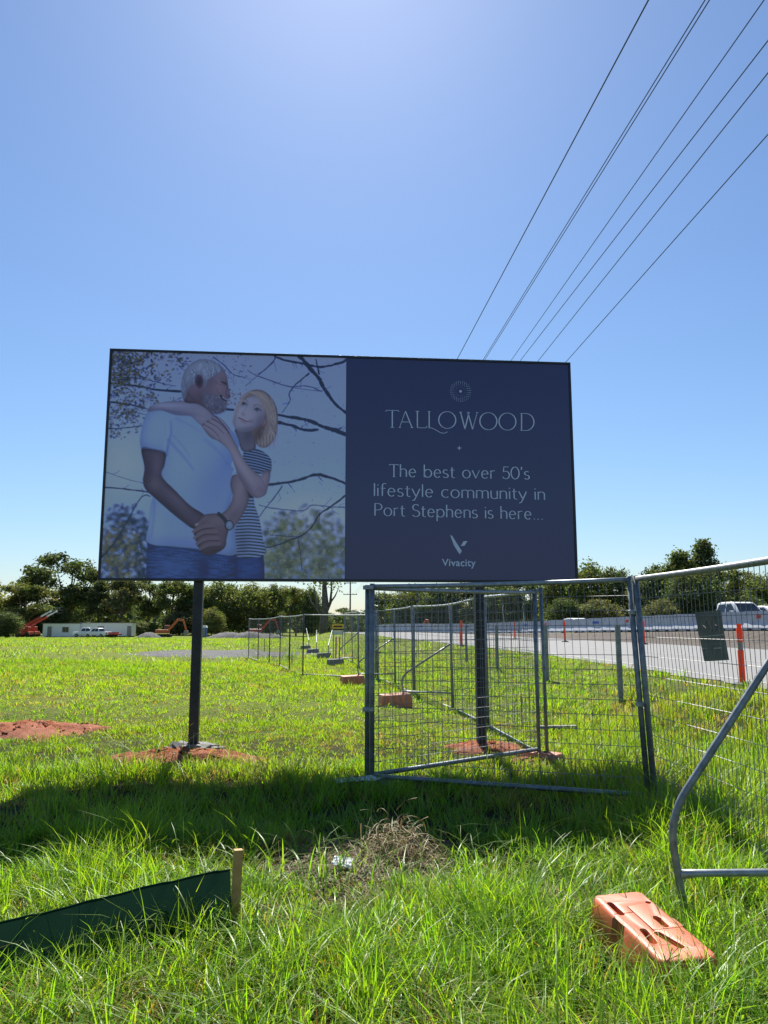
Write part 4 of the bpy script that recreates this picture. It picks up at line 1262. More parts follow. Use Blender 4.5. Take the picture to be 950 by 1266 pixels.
# feet of the front panels
def foot_block(p, label, mat, rz, size=(.58, .24, .11)):
    root = empty('concrete_block' if mat is MAT['concrete'] else 'plastic_block', p, rz); tag(root, label, 'fence foot', 'fence foot blocks')
    a, b_, h = size
    MB().box(-a / 2, a / 2, -b_ / 2, b_ / 2, -.03, h, taper=(.9, .8)).build('foot_body', mat, root, 'auto', bevel=.018, segs=3)
    for x in (-.09, .09):
        MB().lathe([(.034, h - .03), (.034, h + .012), (.026, h + .012), (.026, h - .01)], 14, Matrix.Translation((x, 0, 0))).build('socket', MAT['rubber'], root)
    return root
foot_block((pc2.x + .03, pc2.y + .02, pc2.z - .02), 'pale concrete foot under the front fence pole', MAT['concrete'], R(12))
foot_block((pr.x, pr.y + .02, pr.z - .03), 'weathered orange foot under the tall fence pole, half hidden in grass', MAT['orange_dull'], R(-30))
foot_block((pb.x, pb.y, pb.z - .03), 'dusty orange foot under the corner fence pole', MAT['orange_dull'], R(-35))
# scraps of plastic sheet lying at the feet
def crumple(name, c, sx, sy, h, mat, label, cat, seed, rz=0, n=9):
    r_ = np.random.default_rng(seed)
    V, F = [], []
    for j in range(n):
        for i in range(n):
            x, y = (i / (n - 1) - .5) * sx, (j / (n - 1) - .5) * sy
            x += r_.normal(0, sx * .03); y += r_.normal(0, sy * .03)
            V.append((x, y, h * (.3 + abs(r_.normal(0, .5))) + .02))
    for j in range(n - 1):
        for i in range(n - 1):
            k = j * n + i; F.append((k, k + 1, k + n + 1, k + n))
    mb = MB(); mb.add(V, F)
    o = mb.build(name, mat)
    sol = o.modifiers.new('thickness', 'SOLIDIFY'); sol.thickness = .003
    o.location = c; o.rotation_euler = (0, 0, rz)
    return tag(o, label, cat)
crumple('plastic_scrap', pc2 + Vector((-.05, -.12, .06)), .42, .16, .03, MAT['sheet_clear'], 'torn pale plastic scrap lying on the foot of the front pole', 'plastic scrap', 5, .2)
crumple('plastic_scrap', pr + Vector((.16, -.1, .03)), .3, .16, .05, MAT['sheet_clear'], 'torn grey plastic scrap in the grass by the tall fence pole', 'plastic scrap', 6, .5)
pp = on_ground(424, 1076)
o = crumple('paper_scrap', pp + Vector((0, 0, .035)), .125, .075, .007, MAT['paper'], 'white scrap of paper lying on the dead grass', 'paper scrap', 7, .2, 6)
o.rotation_euler = (R(28), R(6), -.15)
pq = on_ground(690, 903)
MB().box(-.28, .28, -.05, .05, 0, .05).build('timber_offcut', MAT['concrete'])
o = bpy.data.objects['timber_offcut']; o.location = pq + Vector((0, 0, .02)); o.rotation_euler = (0, 0, .1)
tag(o, 'pale block lying flat in the grass behind the corner fence pole', 'block')

# the plate wired to the near panel
fz = ztf(*P4A)
def on_f4(px, py):
    a = Vector((P4A[0], P4A[1], 0)); d = Vector((P4B[0] - P4A[0], P4B[1] - P4A[1], 0)).normalized(); nn = Vector((d.y, -d.x, 0))
    r0 = ray(px, py); o_ = Vector((0, 0, EYE))
    t_ = (a - o_).dot(nn) / r0.dot(nn)
    return o_ + r0 * t_
c0, c1, c2, c3 = on_f4(862, 757), on_f4(893, 754), on_f4(904, 816), on_f4(874, 818)
d = Vector((P4B[0] - P4A[0], P4B[1] - P4A[1], 0)).normalized(); nn = Vector((d.y, -d.x, 0))
if nn.y > 0: nn = -nn
pbase = (c2 + c3) / 2
plate = empty('fence_plate', pbase); tag(plate, 'small grey plate wired to the near fence panel', 'plate')
def plate_pt(u, v, off):
    return (c0 * (1 - u) + c1 * u) * (1 - v) + (c3 * (1 - u) + c2 * u) * v + nn * off - pbase
def plate_quad(u0, u1, v0, v1, o0, o1, name, mat):
    vs = [plate_pt(u, v, o) for o in (o0, o1) for u, v in ((u0, v0), (u1, v0), (u1, v1), (u0, v1))]
    mb = MB(); mb.add(vs, [(0, 1, 2, 3), (7, 6, 5, 4), (0, 4, 5, 1), (1, 5, 6, 2), (2, 6, 7, 3), (3, 7, 4, 0)])
    return mb.build(name, mat, plate)
plate_quad(0, 1, 0, .5, .012, .018, 'upper_sheet', MAT['plate_back'])
plate_quad(0, 1, .505, 1, .012, .018, 'lower_sheet', MAT['plate_green'])
plate_quad(.25, .85, .496, .51, .0185, .0195, 'tape_strip', MAT['plate_white'])
plate_quad(.52, .85, .745, .765, .0185, .0195, 'tape_strip', MAT['plate_white'])
plate_quad(.0, .2, .735, .75, .0185, .0195, 'tape_strip', MAT['plate_white'])
plate_quad(.1, .95, .66, .672, .0185, .0195, 'seam', MAT['plate_ghost'])
mb = MB()
for pts in ([(.25, .28), (.38, .36), (.45, .14)], [(.45, .14), (.6, .38), (.55, .42), (.30, .36)], [(.72, .08), (.74, .2)], [(.74, .14), (.84, .1)], [(.84, .08), (.86, .2)], [(.72, .28), (.74, .42)], [(.72, .29), (.84, .32), (.74, .36), (.88, .43)]):
    for (ua, va), (ub, vb) in zip(pts[:-1], pts[1:]):
        mb.bar(plate_pt(ua, va, .019), plate_pt(ub, vb, .019), .0018, .006, nn)
mb.build('ghost_text', MAT['plate_ghost'], plate)  # lettering of the front, seen through the sheet, laid on as paler strokes

# ------------------------------------------------------------ silt fence with timber stake
st = on_ground(290, 1150)
stake = empty('timber_stake', st); tag(stake, 'square timber stake at the end of the green silt fence', 'stake')
topz = at_y(295, 1051, st.y).z - st.z
MB().box(-.0225, .0225, -.02, .02, -.1, topz).build('shaft', MAT['timber'], stake, bevel=.003)
stake.rotation_euler = (R(-1), R(1.5), R(20))
lf0 = on_ground(-30, 1215)
mb = MB(); V, F = [], []
nx, nz = 120, 9
for i in range(nx + 1):
    u = i / nx
    x, y = st.x * (1 - u) + (lf0.x - .6) * u - .02, st.y * (1 - u) + (lf0.y - .35) * u
    tz = (st.z + .30) * (1 - u) + (lf0.z + .20) * u + .006 * math.sin(u * 9)
    for j in range(nz):
        w = j / (nz - 1)
        off = .02 * math.sin(u * 23 + 2 * w) * (1 - w) + .014 * math.sin(u * 41 + w * 5) + .006 * math.sin(u * 97 + w * 9)
        V.append((x + off * .4, y + off - .025, ztf(x, y) - .05 + w * (tz - ztf(x, y) + .05)))
for i in range(nx):
    for j in range(nz - 1):
        k = i * nz + j; F.append((k, k + 1, k + nz + 1, k + nz))
mb.add(V, F)
silt = empty('silt_fence', (lf0.x, lf0.y, lf0.z))
mb.v = [tuple(Vector(p) - lf0) for p in mb.v]
cl = mb.build('cloth', MAT['shade_cloth'], silt, True)
tv = [Vector(V[i * nz + nz - 1]) - lf0 for i in range(nx + 1)]
MB().tube([p + Vector((0, 0, .004)) for p in tv], .005, 6).build('top_hem', MAT['shade_cloth'], silt, True)
tag(silt, 'low dark green shade-cloth silt fence running off to the left', 'silt fence')
# ------------------------------------------------------------ along the road
def bollard_proto():
    root = empty('traffic_bollard')
    MB().lathe([(.20, 0), (.20, .03), (.12, .055), (.07, .06)], 8).build('base', MAT['rubber'], root)
    MB().lathe([(.055, .05), (.055, .66), (.05, .665)], 14).build('lower_tube', MAT['orange_bright'], root, 'auto')
    MB().lathe([(.047, .66), (.047, .82)], 14).build('reflective_band', MAT['band'], root, 'auto')
    MB().lathe([(.05, .815), (.055, .82), (.055, 1.06), (.04, 1.09), (.04, 1.12), (.05, 1.13), (.045, 1.16)], 14).build('upper_tube', MAT['orange_bright'], root, 'auto')
    return root
bp = bollard_proto()
bl = [((919, 849), 'nearest orange bollard with a grey band, in front of the road at the right'), ((797, 797), 'orange bollard standing just right of the tall fence pole'),
      ((699, 794), 'orange bollard on the far road edge, left of the tall fence pole'), ((637, 790), 'far orange bollard between the right sign post and the corner poles'), ((571, 799), 'orange bollard left of the right sign post')]
for i, ((px, py), lab) in enumerate(bl):
    o = bp if i == 0 else copy_tree(bp)
    g = on_ground(px, py)
    o.location = g + Vector((0, 0, .02)); o.scale = (.88, .88, .88) if i == 0 else (1, 1, 1); tag(o, lab, 'bollard', 'orange road bollards')
    print('BOLLARD', px, g)
# plain steel posts in the verge
pr_ = empty('verge_post'); MB().box(-.045, .045, -.03, .03, -.2, 1.35).build('shaft', MAT['galv_dark'], pr_, bevel=.006)
MB().box(-.05, .05, -.035, .035, 1.35, 1.37).build('cap', MAT['galv'], pr_)
for i, (px, py, lab) in enumerate(((768, 868, 'grey steel post standing in the verge left of the tall fence pole'), (677, 842, 'grey steel post seen beside the corner fence poles'), (615, 828, 'grey steel post just right of the right sign post'), (577, 818, 'grey steel post just left of the right sign post'))):
    o = pr_ if i == 0 else copy_tree(pr_)
    g = on_ground(px, py); o.location = g; tag(o, lab, 'post', 'steel posts in the verge')
# white road barriers
def barrier_proto():
    root = empty('road_barrier')
    L = 2.012
    prof = [(-.29, 0), (.29, 0), (.29, .12), (.13, .42), (.085, .98), (-.085, .98), (-.13, .42), (-.29, .12)]
    MB().prism([(x, z) for x, z in prof], 0, L).build('barrier_body', MAT['white_plastic'], root)
    for y in (.35, 1.35):
        MB().box(-.33, .33, y, y + .3, .0, .07).build('fork_slot', MAT['dark_mark'], root)
    MB().box(-.05, .05, -.012, .0, .2, .9).build('link_pin', MAT['grey_metal'], root)
    return root
ORD = ['nearest', 'second', 'third', 'fourth', 'fifth', 'sixth', 'seventh', 'eighth', 'ninth', 'tenth', 'eleventh', 'twelfth', 'thirteenth', 'fourteenth', 'fifteenth', 'sixteenth', 'seventeenth', 'eighteenth', 'nineteenth', 'twentieth', 'twenty-first', 'twenty-second', 'twenty-third', 'twenty-fourth', 'twenty-fifth', 'twenty-sixth', 'twenty-seventh', 'twenty-eighth', 'twenty-ninth', 'thirtieth', 'thirty-first', 'thirty-second']
rb = barrier_proto(); y = 24.0; i = 0
while y < 104:
    x = float(barrier_x(y)); dx = float(barrier_x(y + .5)) - x
    a = math.atan2(.5, dx)
    step = 2.02 * math.sin(a)
    o = rb if i == 0 else copy_tree(rb)
    o.location = (x, y, ztf(x, y) + .03); o.rotation_euler = (0, 0, a - math.pi / 2)
    cnts = globals().setdefault('cnts', {0: -1, 1: -1, 2: -1})
    mk = (0, 0, 2, 0, 1, 0)[i % 6]; cnts[mk] += 1
    if mk == 1:
        pan = MB().box(-.140, -.108, .6, 1.4, .58, .76).build('side_mark', MAT['blue_paint'], o); 
        tag(o, ORD[cnts[mk]] + ' white road barrier with a blue side mark, counting away from the right edge', 'barrier', 'white road barriers with a blue mark')
    elif mk == 2:
        MB().box(-.140, -.108, .85, 1.12, .60, .78).build('side_mark', MAT['orange_bright'], o)
        tag(o, ORD[cnts[mk]] + ' white road barrier with an orange side mark, counting away from the right edge', 'barrier', 'white road barriers with an orange mark')
    else:
        tag(o, ORD[cnts[mk]] + ' plain white road barrier, counting away from the right edge', 'barrier', 'plain white road barriers')
    y += step; i += 1
# timber rail beyond the highway
rail = empty('guard_rail', (float(barrier_x(60)) + 13.5, 60, ztf(float(barrier_x(60)) + 13.5, 60)))
rl = Vector(rail.location)
pts = []
for yy in np.arange(30, 100.1, 4):
    x = float(barrier_x(yy)) + 13.5; z = ztf(x, yy); pts.append(Vector((x, yy, z)) - rl)
for h in (.55, .95):
    MB().tube([p + Vector((0, 0, h)) for p in pts], .06, 6).build('rail', MAT['pole_wood'], rail)
for p in pts:
    MB().box(p.x - .07, p.x + .07, p.y - .07, p.y + .07, p.z - .2, p.z + 1.05).build('rail_post', MAT['pole_wood'], rail)
tag(rail, 'weathered double rail beyond the highway, in front of the trees', 'guard rail')

# ------------------------------------------------------------ vehicles (x forward)
def vehicle(kind, paint, label, group=None, name=None):
    root = empty(name or {'ute': 'pickup_truck', 'car': 'parked_car'}[kind]); tag(root, label, {'ute': 'pickup truck', 'car': 'car'}[kind], group)
    W = .92
    if kind == 'ute':
        low = [(-2.65, .55), (-2.6, 1.08), (-.95, 1.08), (1.05, 1.06), (2.25, .98), (2.5, .82), (2.55, .45), (2.0, .36), (-2.4, .40)]
        cab = [(-1.0, 1.05), (-.85, 1.72), (-.55, 1.80), (.45, 1.80), (.70, 1.72), (1.35, 1.05)]
        wins = [[(-.80, 1.14), (-.70, 1.64), (-.02, 1.68), (-.02, 1.14)], [(.06, 1.14), (.06, 1.68), (.52, 1.66), (1.05, 1.14)]]
        ws = ((.74, 1.70), (1.33, 1.09)); rw = ((-.88, 1.66), (-.99, 1.12)); wx = (1.62, -1.55)
    else:
        low = [(-2.1, .5), (-2.1, .85), (-1.9, .95), (.9, .93), (1.9, .82), (2.1, .65), (2.1, .42), (1.6, .28), (-1.9, .30)]
        cab = [(-1.75, .93), (-1.25, 1.42), (-.7, 1.5), (.05, 1.5), (.35, 1.42), (1.15, .92)]
        wins = [[(-1.3, .99), (-.98, 1.36), (-.28, 1.40), (-.28, .99)], [(-.2, .99), (-.2, 1.40), (.2, 1.36), (.8, .99)]]
        ws = ((.39, 1.40), (1.12, .96)); rw = ((-1.30, 1.38), (-1.72, .97)); wx = (1.3, -1.3)
    MB().prism(low, -W, W).build('body', paint, root, 'auto', bevel=.07, segs=3)
    tp = lambda z: W - .05 - (z - low[2][1]) * .22
    mb = MB(); n = len(cab)
    mb.add([(x, -tp(z), z) for x, z in cab] + [(x, tp(z), z) for x, z in cab], [tuple(range(n)), tuple(range(2 * n - 1, n - 1, -1))] + [(k, k + n, (k + 1) % n + n, (k + 1) % n) for k in range(n)])
    mb.build('cabin', paint, root, 'auto', bevel=.05, segs=3)
    for s in (-1, 1):
        for w in wins:
            mb = MB()
            mb.add([(x, s * (tp(z) + .004), z) for x, z in w] + [(x, s * (tp(z) - .02), z) for x, z in w], [(0, 1, 2, 3), (7, 6, 5, 4), (0, 4, 5, 1), (1, 5, 6, 2), (2, 6, 7, 3), (3, 7, 4, 0)])
            mb.build('side_window', MAT['glass'], root)
    for nm, ((xa, za), (xb, zb)), sg in (('windscreen', ws, 1), ('rear_window', rw, -1)):
        mb = MB(); ya, yb = tp(za) - .10, tp(zb) - .10
        o1 = .012 * sg
        mb.add([(xa + o1, -ya, za + .012), (xa + o1, ya, za + .012), (xb + o1, yb, zb + .012), (xb + o1, -yb, zb + .012), (xa - .03 * sg, -ya, za - .02), (xa - .03 * sg, ya, za - .02), (xb - .03 * sg, yb, zb - .02), (xb - .03 * sg, -yb, zb - .02)],
               [(0, 1, 2, 3), (7, 6, 5, 4), (0, 4, 5, 1), (1, 5, 6, 2), (2, 6, 7, 3), (3, 7, 4, 0)])
        mb.build(nm, MAT['glass'], root)
    fx = low[5][0] + .02
    for s in (-1, 1):
        MB().box(fx - .16, fx + .0, s * .62 - .2, s * .62 + .2, .66, .84).build('headlight', MAT['sheet_clear'], root, bevel=.02)
        MB().box(low[0][0] - .02, low[0][0] + .06, s * .72 - .1, s * .72 + .1, .6, .95).build('tail_light', MAT['red_paint'], root)
        MB().box(.78, .95, s * (W + .08) - .1, s * (W + .08) + .1, 1.08, 1.26).build('mirror', paint, root, bevel=.03)
        for x in wx:
            Mx = Matrix.Translation((x, s * (W - .12), .36)) @ Matrix.Rotation(R(90) * -s, 4, 'X')
            wh = MB().lathe([(.20, -.1), (.33, -.12), (.37, -.08), (.37, .08), (.33, .125), (.2, .12)], 20, Mx).build('wheel', MAT['rubber'], root, 'auto')
            MB().lathe([(.2, .1), (.2, .128), (.05, .135)], 14, Mx).build('rim', MAT['grey_metal'], wh, 'auto')
    MB().box(fx - .08, fx + .02, -.4, .4, .62, .82).build('grille', MAT['rubber'], root)
    MB().box(fx - .14, fx + .05, -.85, .85, .40, .58).build('bumper', MAT['grey_metal'], root, bevel=.03)
    if kind == 'ute':
        MB().box(-2.5, -1.08, -.78, .78, 1.081, 1.10).build('tray_cover', MAT['rubber'], root)
    return root
ute = vehicle('ute', MAT['white_paint'], 'white pickup truck driving behind the road barriers at the right edge', 'white vehicles on the highway')
p = at_y(912, 760, 48); gz = ztf(p.x, p.y); ute.location = (p.x, p.y, gz + .02); ute.rotation_euler = (0, 0, R(-78))
print('UTE', p, gz)
c2_ = vehicle('car', MAT['white_paint'], 'white car at the far right edge behind the pickup truck', 'white vehicles on the highway')
p = at_y(956, 760, 52); c2_.location = (p.x, p.y, ztf(p.x, p.y) + .02); c2_.rotation_euler = (0, 0, R(-75)); c2_.scale = (1.1, 1.05, 1.15)
c3_ = copy_tree(c2_); c3_['label'] = 'white car whose roof shows above the barriers left of the tall fence pole'
p = at_y(715, 775, 76); c3_.location = (p.x, p.y, ztf(p.x, p.y) + .02); c3_.scale = (1, 1, 1); c3_.rotation_euler = (0, 0, R(-66))

# ------------------------------------------------------------ site compound far left
FY = 158.0
def gpt(px, Y):
    p = at_y(px, 780, Y); return Vector((p.x, p.y, ztf(p.x, p.y)))
def office(px0, px1, label, door_u, win_us, Y=FY, h=2.75):
    a, b_ = gpt(px0, Y), gpt(px1, Y); w = b_.x - a.x
    root = empty('site_office', a); tag(root, label, 'site office', 'white site offices')
    mb = MB(); nr = int(w / .3)
    mb.box(0, w, .05, 2.6, .15, h)
    for k in range(nr + 1): mb.box(k * w / nr - .03, k * w / nr + .03, .02, .06, .2, h - .05)
    mb.build('wall', MAT['white_paint'], root)
    MB().box(-.12, w + .12, -.15, 2.75, h, h + .12).build('roof', MAT['grey_metal'], root)
    MB().box(.05, w - .05, .1, 2.5, -.2, .15).build('skid_base', MAT['rubber'], root)
    if door_u is not None:
        d_ = MB().box(w * door_u - .42, w * door_u + .42, -.02, .018, .15, 2.2).build('door', MAT['grey_metal'], root)
        MB().box(w * door_u + .28, w * door_u + .34, -.06, -.021, 1.1, 1.2).build('handle', MAT['rubber'], d_)
    for u in win_us:
        f_ = MB().box(w * u - .65, w * u + .65, -.03, .015, 1.05, 2.1).build('window', MAT['grey_metal'], root)
        for s in (-1, 1):
            MB().box(w * u + s * .31 - .28, w * u + s * .31 + .28, -.04, -.031, 1.12, 2.03).build('pane', MAT['glass'], f_)
    return root
office(53, 98, 'white site office with a dark door and window at the left edge of the meadow', .18, [.62])
office(99, 163, 'long white site office standing right of the other one', .95, [.4], FY + .8)
for px, rz, lab, Y in ((106, 200, 'white pickup truck parked left in front of the site offices', FY - 5), (121, 160, 'white pickup truck parked right in front of the site offices', FY - 6)):
    o = copy_tree(ute); o.location = gpt(px, Y); o.rotation_euler = (0, 0, R(rz)); o['label'] = lab; o['group'] = 'white pickup trucks at the site offices'
tr = empty('flat_trailer', gpt(139, FY - 6)); tag(tr, 'low red flat trailer beside the parked white pickup trucks', 'trailer')
MB().box(-1.6, 1.6, -.9, .9, .55, .85).build('deck', MAT['red_paint'], tr, bevel=.03)
MB().box(-1.6, 1.6, -.95, -.9, .85, 1.1).build('side_board', MAT['red_paint'], tr)
for s in (-1, 1):
    for x in (-.5, .5):
        MB().lathe([(.1, -.1), (.33, -.1), (.33, .1), (.1, .1)], 14, Matrix.Translation((x, s * .8, .33)) @ Matrix.Rotation(R(90), 4, 'X')).build('wheel', MAT['rubber'], tr)
def boom_lift(px, label, Y, flip=1):
    g = gpt(px, Y); root = empty('boom_lift', g); tag(root, label, 'boom lift', 'red boom lifts')
    MB().box(-1.3, 1.3, -1.1, 1.1, .5, 1.1).build('chassis', MAT['red_paint'], root, bevel=.06)
    MB().box(-1.0, .9, -.8, .8, 1.1, 2.1).build('turret', MAT['red_paint'], root, bevel=.08)
    MB().bar((-.6 * flip, -.3, 2.0), (3.2 * flip, -.3, 4.1), .35, .4).build('boom', MAT['red_paint'], root)
    MB().bar((2.6 * flip, -.3, 3.85), (5.2 * flip, -.3, 5.3), .25, .28).build('jib', MAT['white_paint'], root)
    bk = MB()
    for z in (4.9, 5.5, 6.0):
        for a, b_ in (((4.9, -.8), (6.2, -.8)), ((6.2, -.8), (6.2, .4)), ((6.2, .4), (4.9, .4)), ((4.9, .4), (4.9, -.8))):
            bk.bar((a[0] * flip, a[1], z), (b_[0] * flip, b_[1], z), .06, .06)
    bk.build('basket', MAT['grey_metal'], root)
    for s in (-1, 1):
        for x in (-.95, .95):
            MB().lathe([(.15, -.15), (.5, -.15), (.5, .15), (.15, .15)], 16, Matrix.Translation((x, s * 1.05, .5)) @ Matrix.Rotation(R(90), 4, 'X')).build('wheel', MAT['rubber'], root)
    return root
boom_lift(31, 'red boom lift leftmost at the edge of the meadow', FY)
boom_lift(39, 'red boom lift beside the white site office', FY + 4)
def excavator(px, Y, label, rz, sc=1.0, paint=None):
    paint = paint or MAT['orange_paint']
    g = gpt(px, Y); root = empty('excavator', g, rz); tag(root, label, 'excavator', 'excavators on site'); root.scale = (sc,) * 3
    for s in (-1, 1):
        MB().prism([(-1.9, .25), (-1.6, 0), (1.6, 0), (1.9, .25), (1.9, .55), (1.6, .8), (-1.6, .8), (-1.9, .55)], s * 1.0 - .28, s * 1.0 + .28).build('track', MAT['rubber'], root)
    MB().box(-2.0, 1.2, -1.2, 1.2, .95, 1.9).build('house', paint, root, bevel=.1)
    cb = MB().box(-.1, 1.3, .2, 1.2, 1.9, 3.0, taper=(.85, .9)).build('cab', paint, root, bevel=.05)
    MB().box(.0, 1.2, .15, .19, 2.1, 2.8).build('cab_window', MAT['glass'], cb)
    MB().box(1.26, 1.33, .35, 1.05, 2.0, 2.75).build('cab_window', MAT['glass'], cb)
    MB().bar((1.0, -.3, 1.6), (3.4, -.3, 4.4), .4, .55).bar((3.4, -.3, 4.4), (4.9, -.3, 4.2), .38, .5).build('boom', paint, root)
    MB().bar((4.7, -.3, 4.4), (5.6, -.3, 1.6), .3, .4).build('arm', paint, root)
    MB().prism([(5.2, 1.7), (6.0, 1.6), (6.1, .7), (5.3, .4), (4.9, .9)], -.8, .2).build('bucket', MAT['grey_metal'], root)
    return root
excavator(203, FY, 'orange excavator with raised boom beside the gravel heap and the left sign post', R(5), .8)
excavator(318, FY + 6, 'small red excavator behind the long gravel heap', R(8), .8, MAT['red_paint'])
excavator(520, 118, 'orange excavator working beyond the fence row, seen through the front mesh', R(-60), .5)
def gravel_heap(px, Y, rx, ry, h, label, seed):
    g = gpt(px, Y)
    return patch('gravel_heap', g.x, g.y, rx, ry, h, MAT['gravel'], label, .0, seed, rag=.18)
for args in ((184, FY - 6, 2.4, 2.2, 1.0, 'grey gravel heap beside the orange excavator', 41), (284, FY - 16, 4.6, 2.6, 1.0, 'grey gravel heap right of the left sign post', 42), (310, FY - 17, 4.0, 2.4, 1.15, 'middle heap of the long grey gravel row', 43), (331, FY - 15, 3.2, 2.4, .85, 'right end heap of the long grey gravel row', 44)):
    o = gravel_heap(*args); o['category'] = 'gravel heap'; o['kind'] = 'stuff'
tl = empty('portable_toilet', gpt(252, FY - 8)); tag(tl, 'blue portable toilet with a white roof right of the left sign post', 'portable toilet')
MB().box(-.6, .6, -.6, .6, 0, 1.9).build('cabin', MAT['blue_paint'], tl, bevel=.03)
MB().box(-.66, .66, -.66, .66, 1.9, 2.3, taper=(.8, .8)).build('roof', MAT['white_paint'], tl, bevel=.04)
MB().box(-.4, .4, -.63, -.601, .1, 1.8).build('door', MAT['grey_metal'], tl)

# small site signs and stakes beyond the fence
def small_sign(px, py, Y, w, h, mat, label, name='site_sign'):
    p = at_y(px, py, Y)
    root = empty(name, (p.x, p.y, ztf(p.x, p.y))); z = p.z - ztf(p.x, p.y)
    MB().box(-w / 2, w / 2, -.004, .004, z - h / 2, z + h / 2).build('sheet', mat, root)
    for s in (-1, 1): MB().box(s * w * .38 - .012, s * w * .38 + .012, .005, .02, -.1, z + h / 2).build('support', MAT['galv_dark'], root)
    return tag(root, label, 'sign')
sgn = small_sign(418, 774.5, 36, .56, .22, MAT['yellow_sign'], 'small yellow and black warning sign left of the front pole')
MB().box(-.2, .2, -.0055, -.0045, ztf(0, 0) + (at_y(418, 774.5, 36).z - ztf(*at_y(418, 774.5, 36)[:2])) - .03, (at_y(418, 774.5, 36).z - ztf(*at_y(418, 774.5, 36)[:2])) + .03).build('dark_band', MAT['dark_mark'], sgn)
small_sign(418, 782, 36.2, .52, .2, MAT['blue_sign'], 'pale blue sheet hanging below the small yellow sign')
for px, lab in ((415.5, 'left pink marker stake beyond the front pole'), (420, 'right pink marker stake beyond the front pole')):
    p = at_y(px, 812, 34); root = MB().box(-.03, .03, -.03, .03, -.1, 1.0).build('marker_stake', MAT['pink_plastic']); root.location = (p.x, p.y, ztf(p.x, p.y)); tag(root, lab, 'stake', 'pink marker stakes')
for k, (px, lab) in enumerate(((623, 'left thin white reed-like marker behind the barriers'), (648, 'right thin white marker behind the barriers'))):
    p = at_y(px, 775, 66); z = ztf(p.x, p.y); root = MB().tube([(0, 0, 0), (.03, 0, 1.2), (-.05, 0, 2.3), (0, 0, 2.6)], .035, 6).build('marker_rod', MAT['white_paint']); root.location = (p.x, p.y, z); tag(root, lab, 'marker rod', 'thin white marker rods')
# slim pickets in the meadow left of the fence
for k, (px, yb, yt, lab) in enumerate(((357.5, 814, 742, 'tall slim steel picket left of the left fence row'), (327, 806, 790, 'short slim picket right of the gravel track'), (361, 822, 808, 'short slim picket at the foot of the left fence row'))):
    g = on_ground(px, yb); h = at_y(px, yt, g.y).z - g.z
    root = MB().bar((0, 0, -.1), (0, 0, h), .035, .03).build('steel_picket', MAT['black_steel']); root.location = g; tag(root, lab, 'picket')

# ------------------------------------------------------------ power lines and pole
PY = 165.0
pg = gpt(433, PY); pole = empty('utility_pole', pg); tag(pole, 'tall timber utility pole with a crossarm, seen under the middle of the billboard', 'utility pole')
ztop = 11.6
MB().tube([(0, 0, -.5), (0, 0, 6), (0, 0, ztop)], [.2, .17, .14], 10).build('shaft', MAT['pole_wood'], pole, True)
arm_z = at_y(433, 735, PY).z - pg.z
for z, hw in ((arm_z, 1.5), (ztop - .3, 1.3)):
    ca = MB().box(-hw, hw, -.06, .06, z - .07, z + .07).build('crossarm', MAT['pole_wood'], pole)
    for s in (-.9, -.4, .4, .9):
        MB().lathe([(.03, z + .07), (.07, z + .12), (.05, z + .2), (.07, z + .24), (.03, z + .3)], 8, Matrix.Translation((s * hw, 0, 0))).build('insulator', MAT['white_paint'], ca)
wires = [((566, 443), (802, 0), 9.9, 'leftmost overhead power line above the billboard'), ((597.5, 445), (872, 0), 9.9, 'left cable of the close pair of power lines'), ((599.5, 445), (877.5, 0), 9.75, 'right cable of the close pair of power lines'),
         ((632, 446), (945, 0), 9.9, 'power line just right of the close pair'), ((643.5, 446), (950, 50), 9.2, 'fifth power line from the left, above the navy panel'), ((665, 447), (950, 90), 9.0, 'second power line from the right'), ((700, 447.5), (950, 166), 8.4, 'rightmost overhead power line')]
for k, (a, b_, H, lab) in enumerate(wires):
    p1, p2 = at_z(*a, H), at_z(*b_, H)
    d = (p1 - p2); d.z = 0; d.normalize()
    far = p1 + d * ((PY - p1.y) / d.y)
    end = Vector((pg.x + (-1.3 + 2.6 * k / 6), PY, pg.z + (ztop if H > 9.5 else arm_z) + .1))
    near = p2 - d * 22
    pts = [near + Vector((0, 0, .25)), p2]
    for t_ in np.linspace(.12, 1, 8): pts.append(p2 + (p1 - p2) * t_)
    for t_ in np.linspace(.1, 1, 12):
        q = p1 + (far - p1) * t_
        s_ = t_ * t_ * (3 - 2 * t_)
        q = q + (end - far) * s_ - Vector((0, 0, .25 * math.sin(t_ * math.pi)))
        pts.append(q)
    base = Vector(pts[0])
    root = MB().tube([p - base for p in pts], .0085 if k != 0 else .011, 5).build('power_line', MAT['cable']); root.location = base
    tag(root, lab, 'power line', 'overhead power lines')

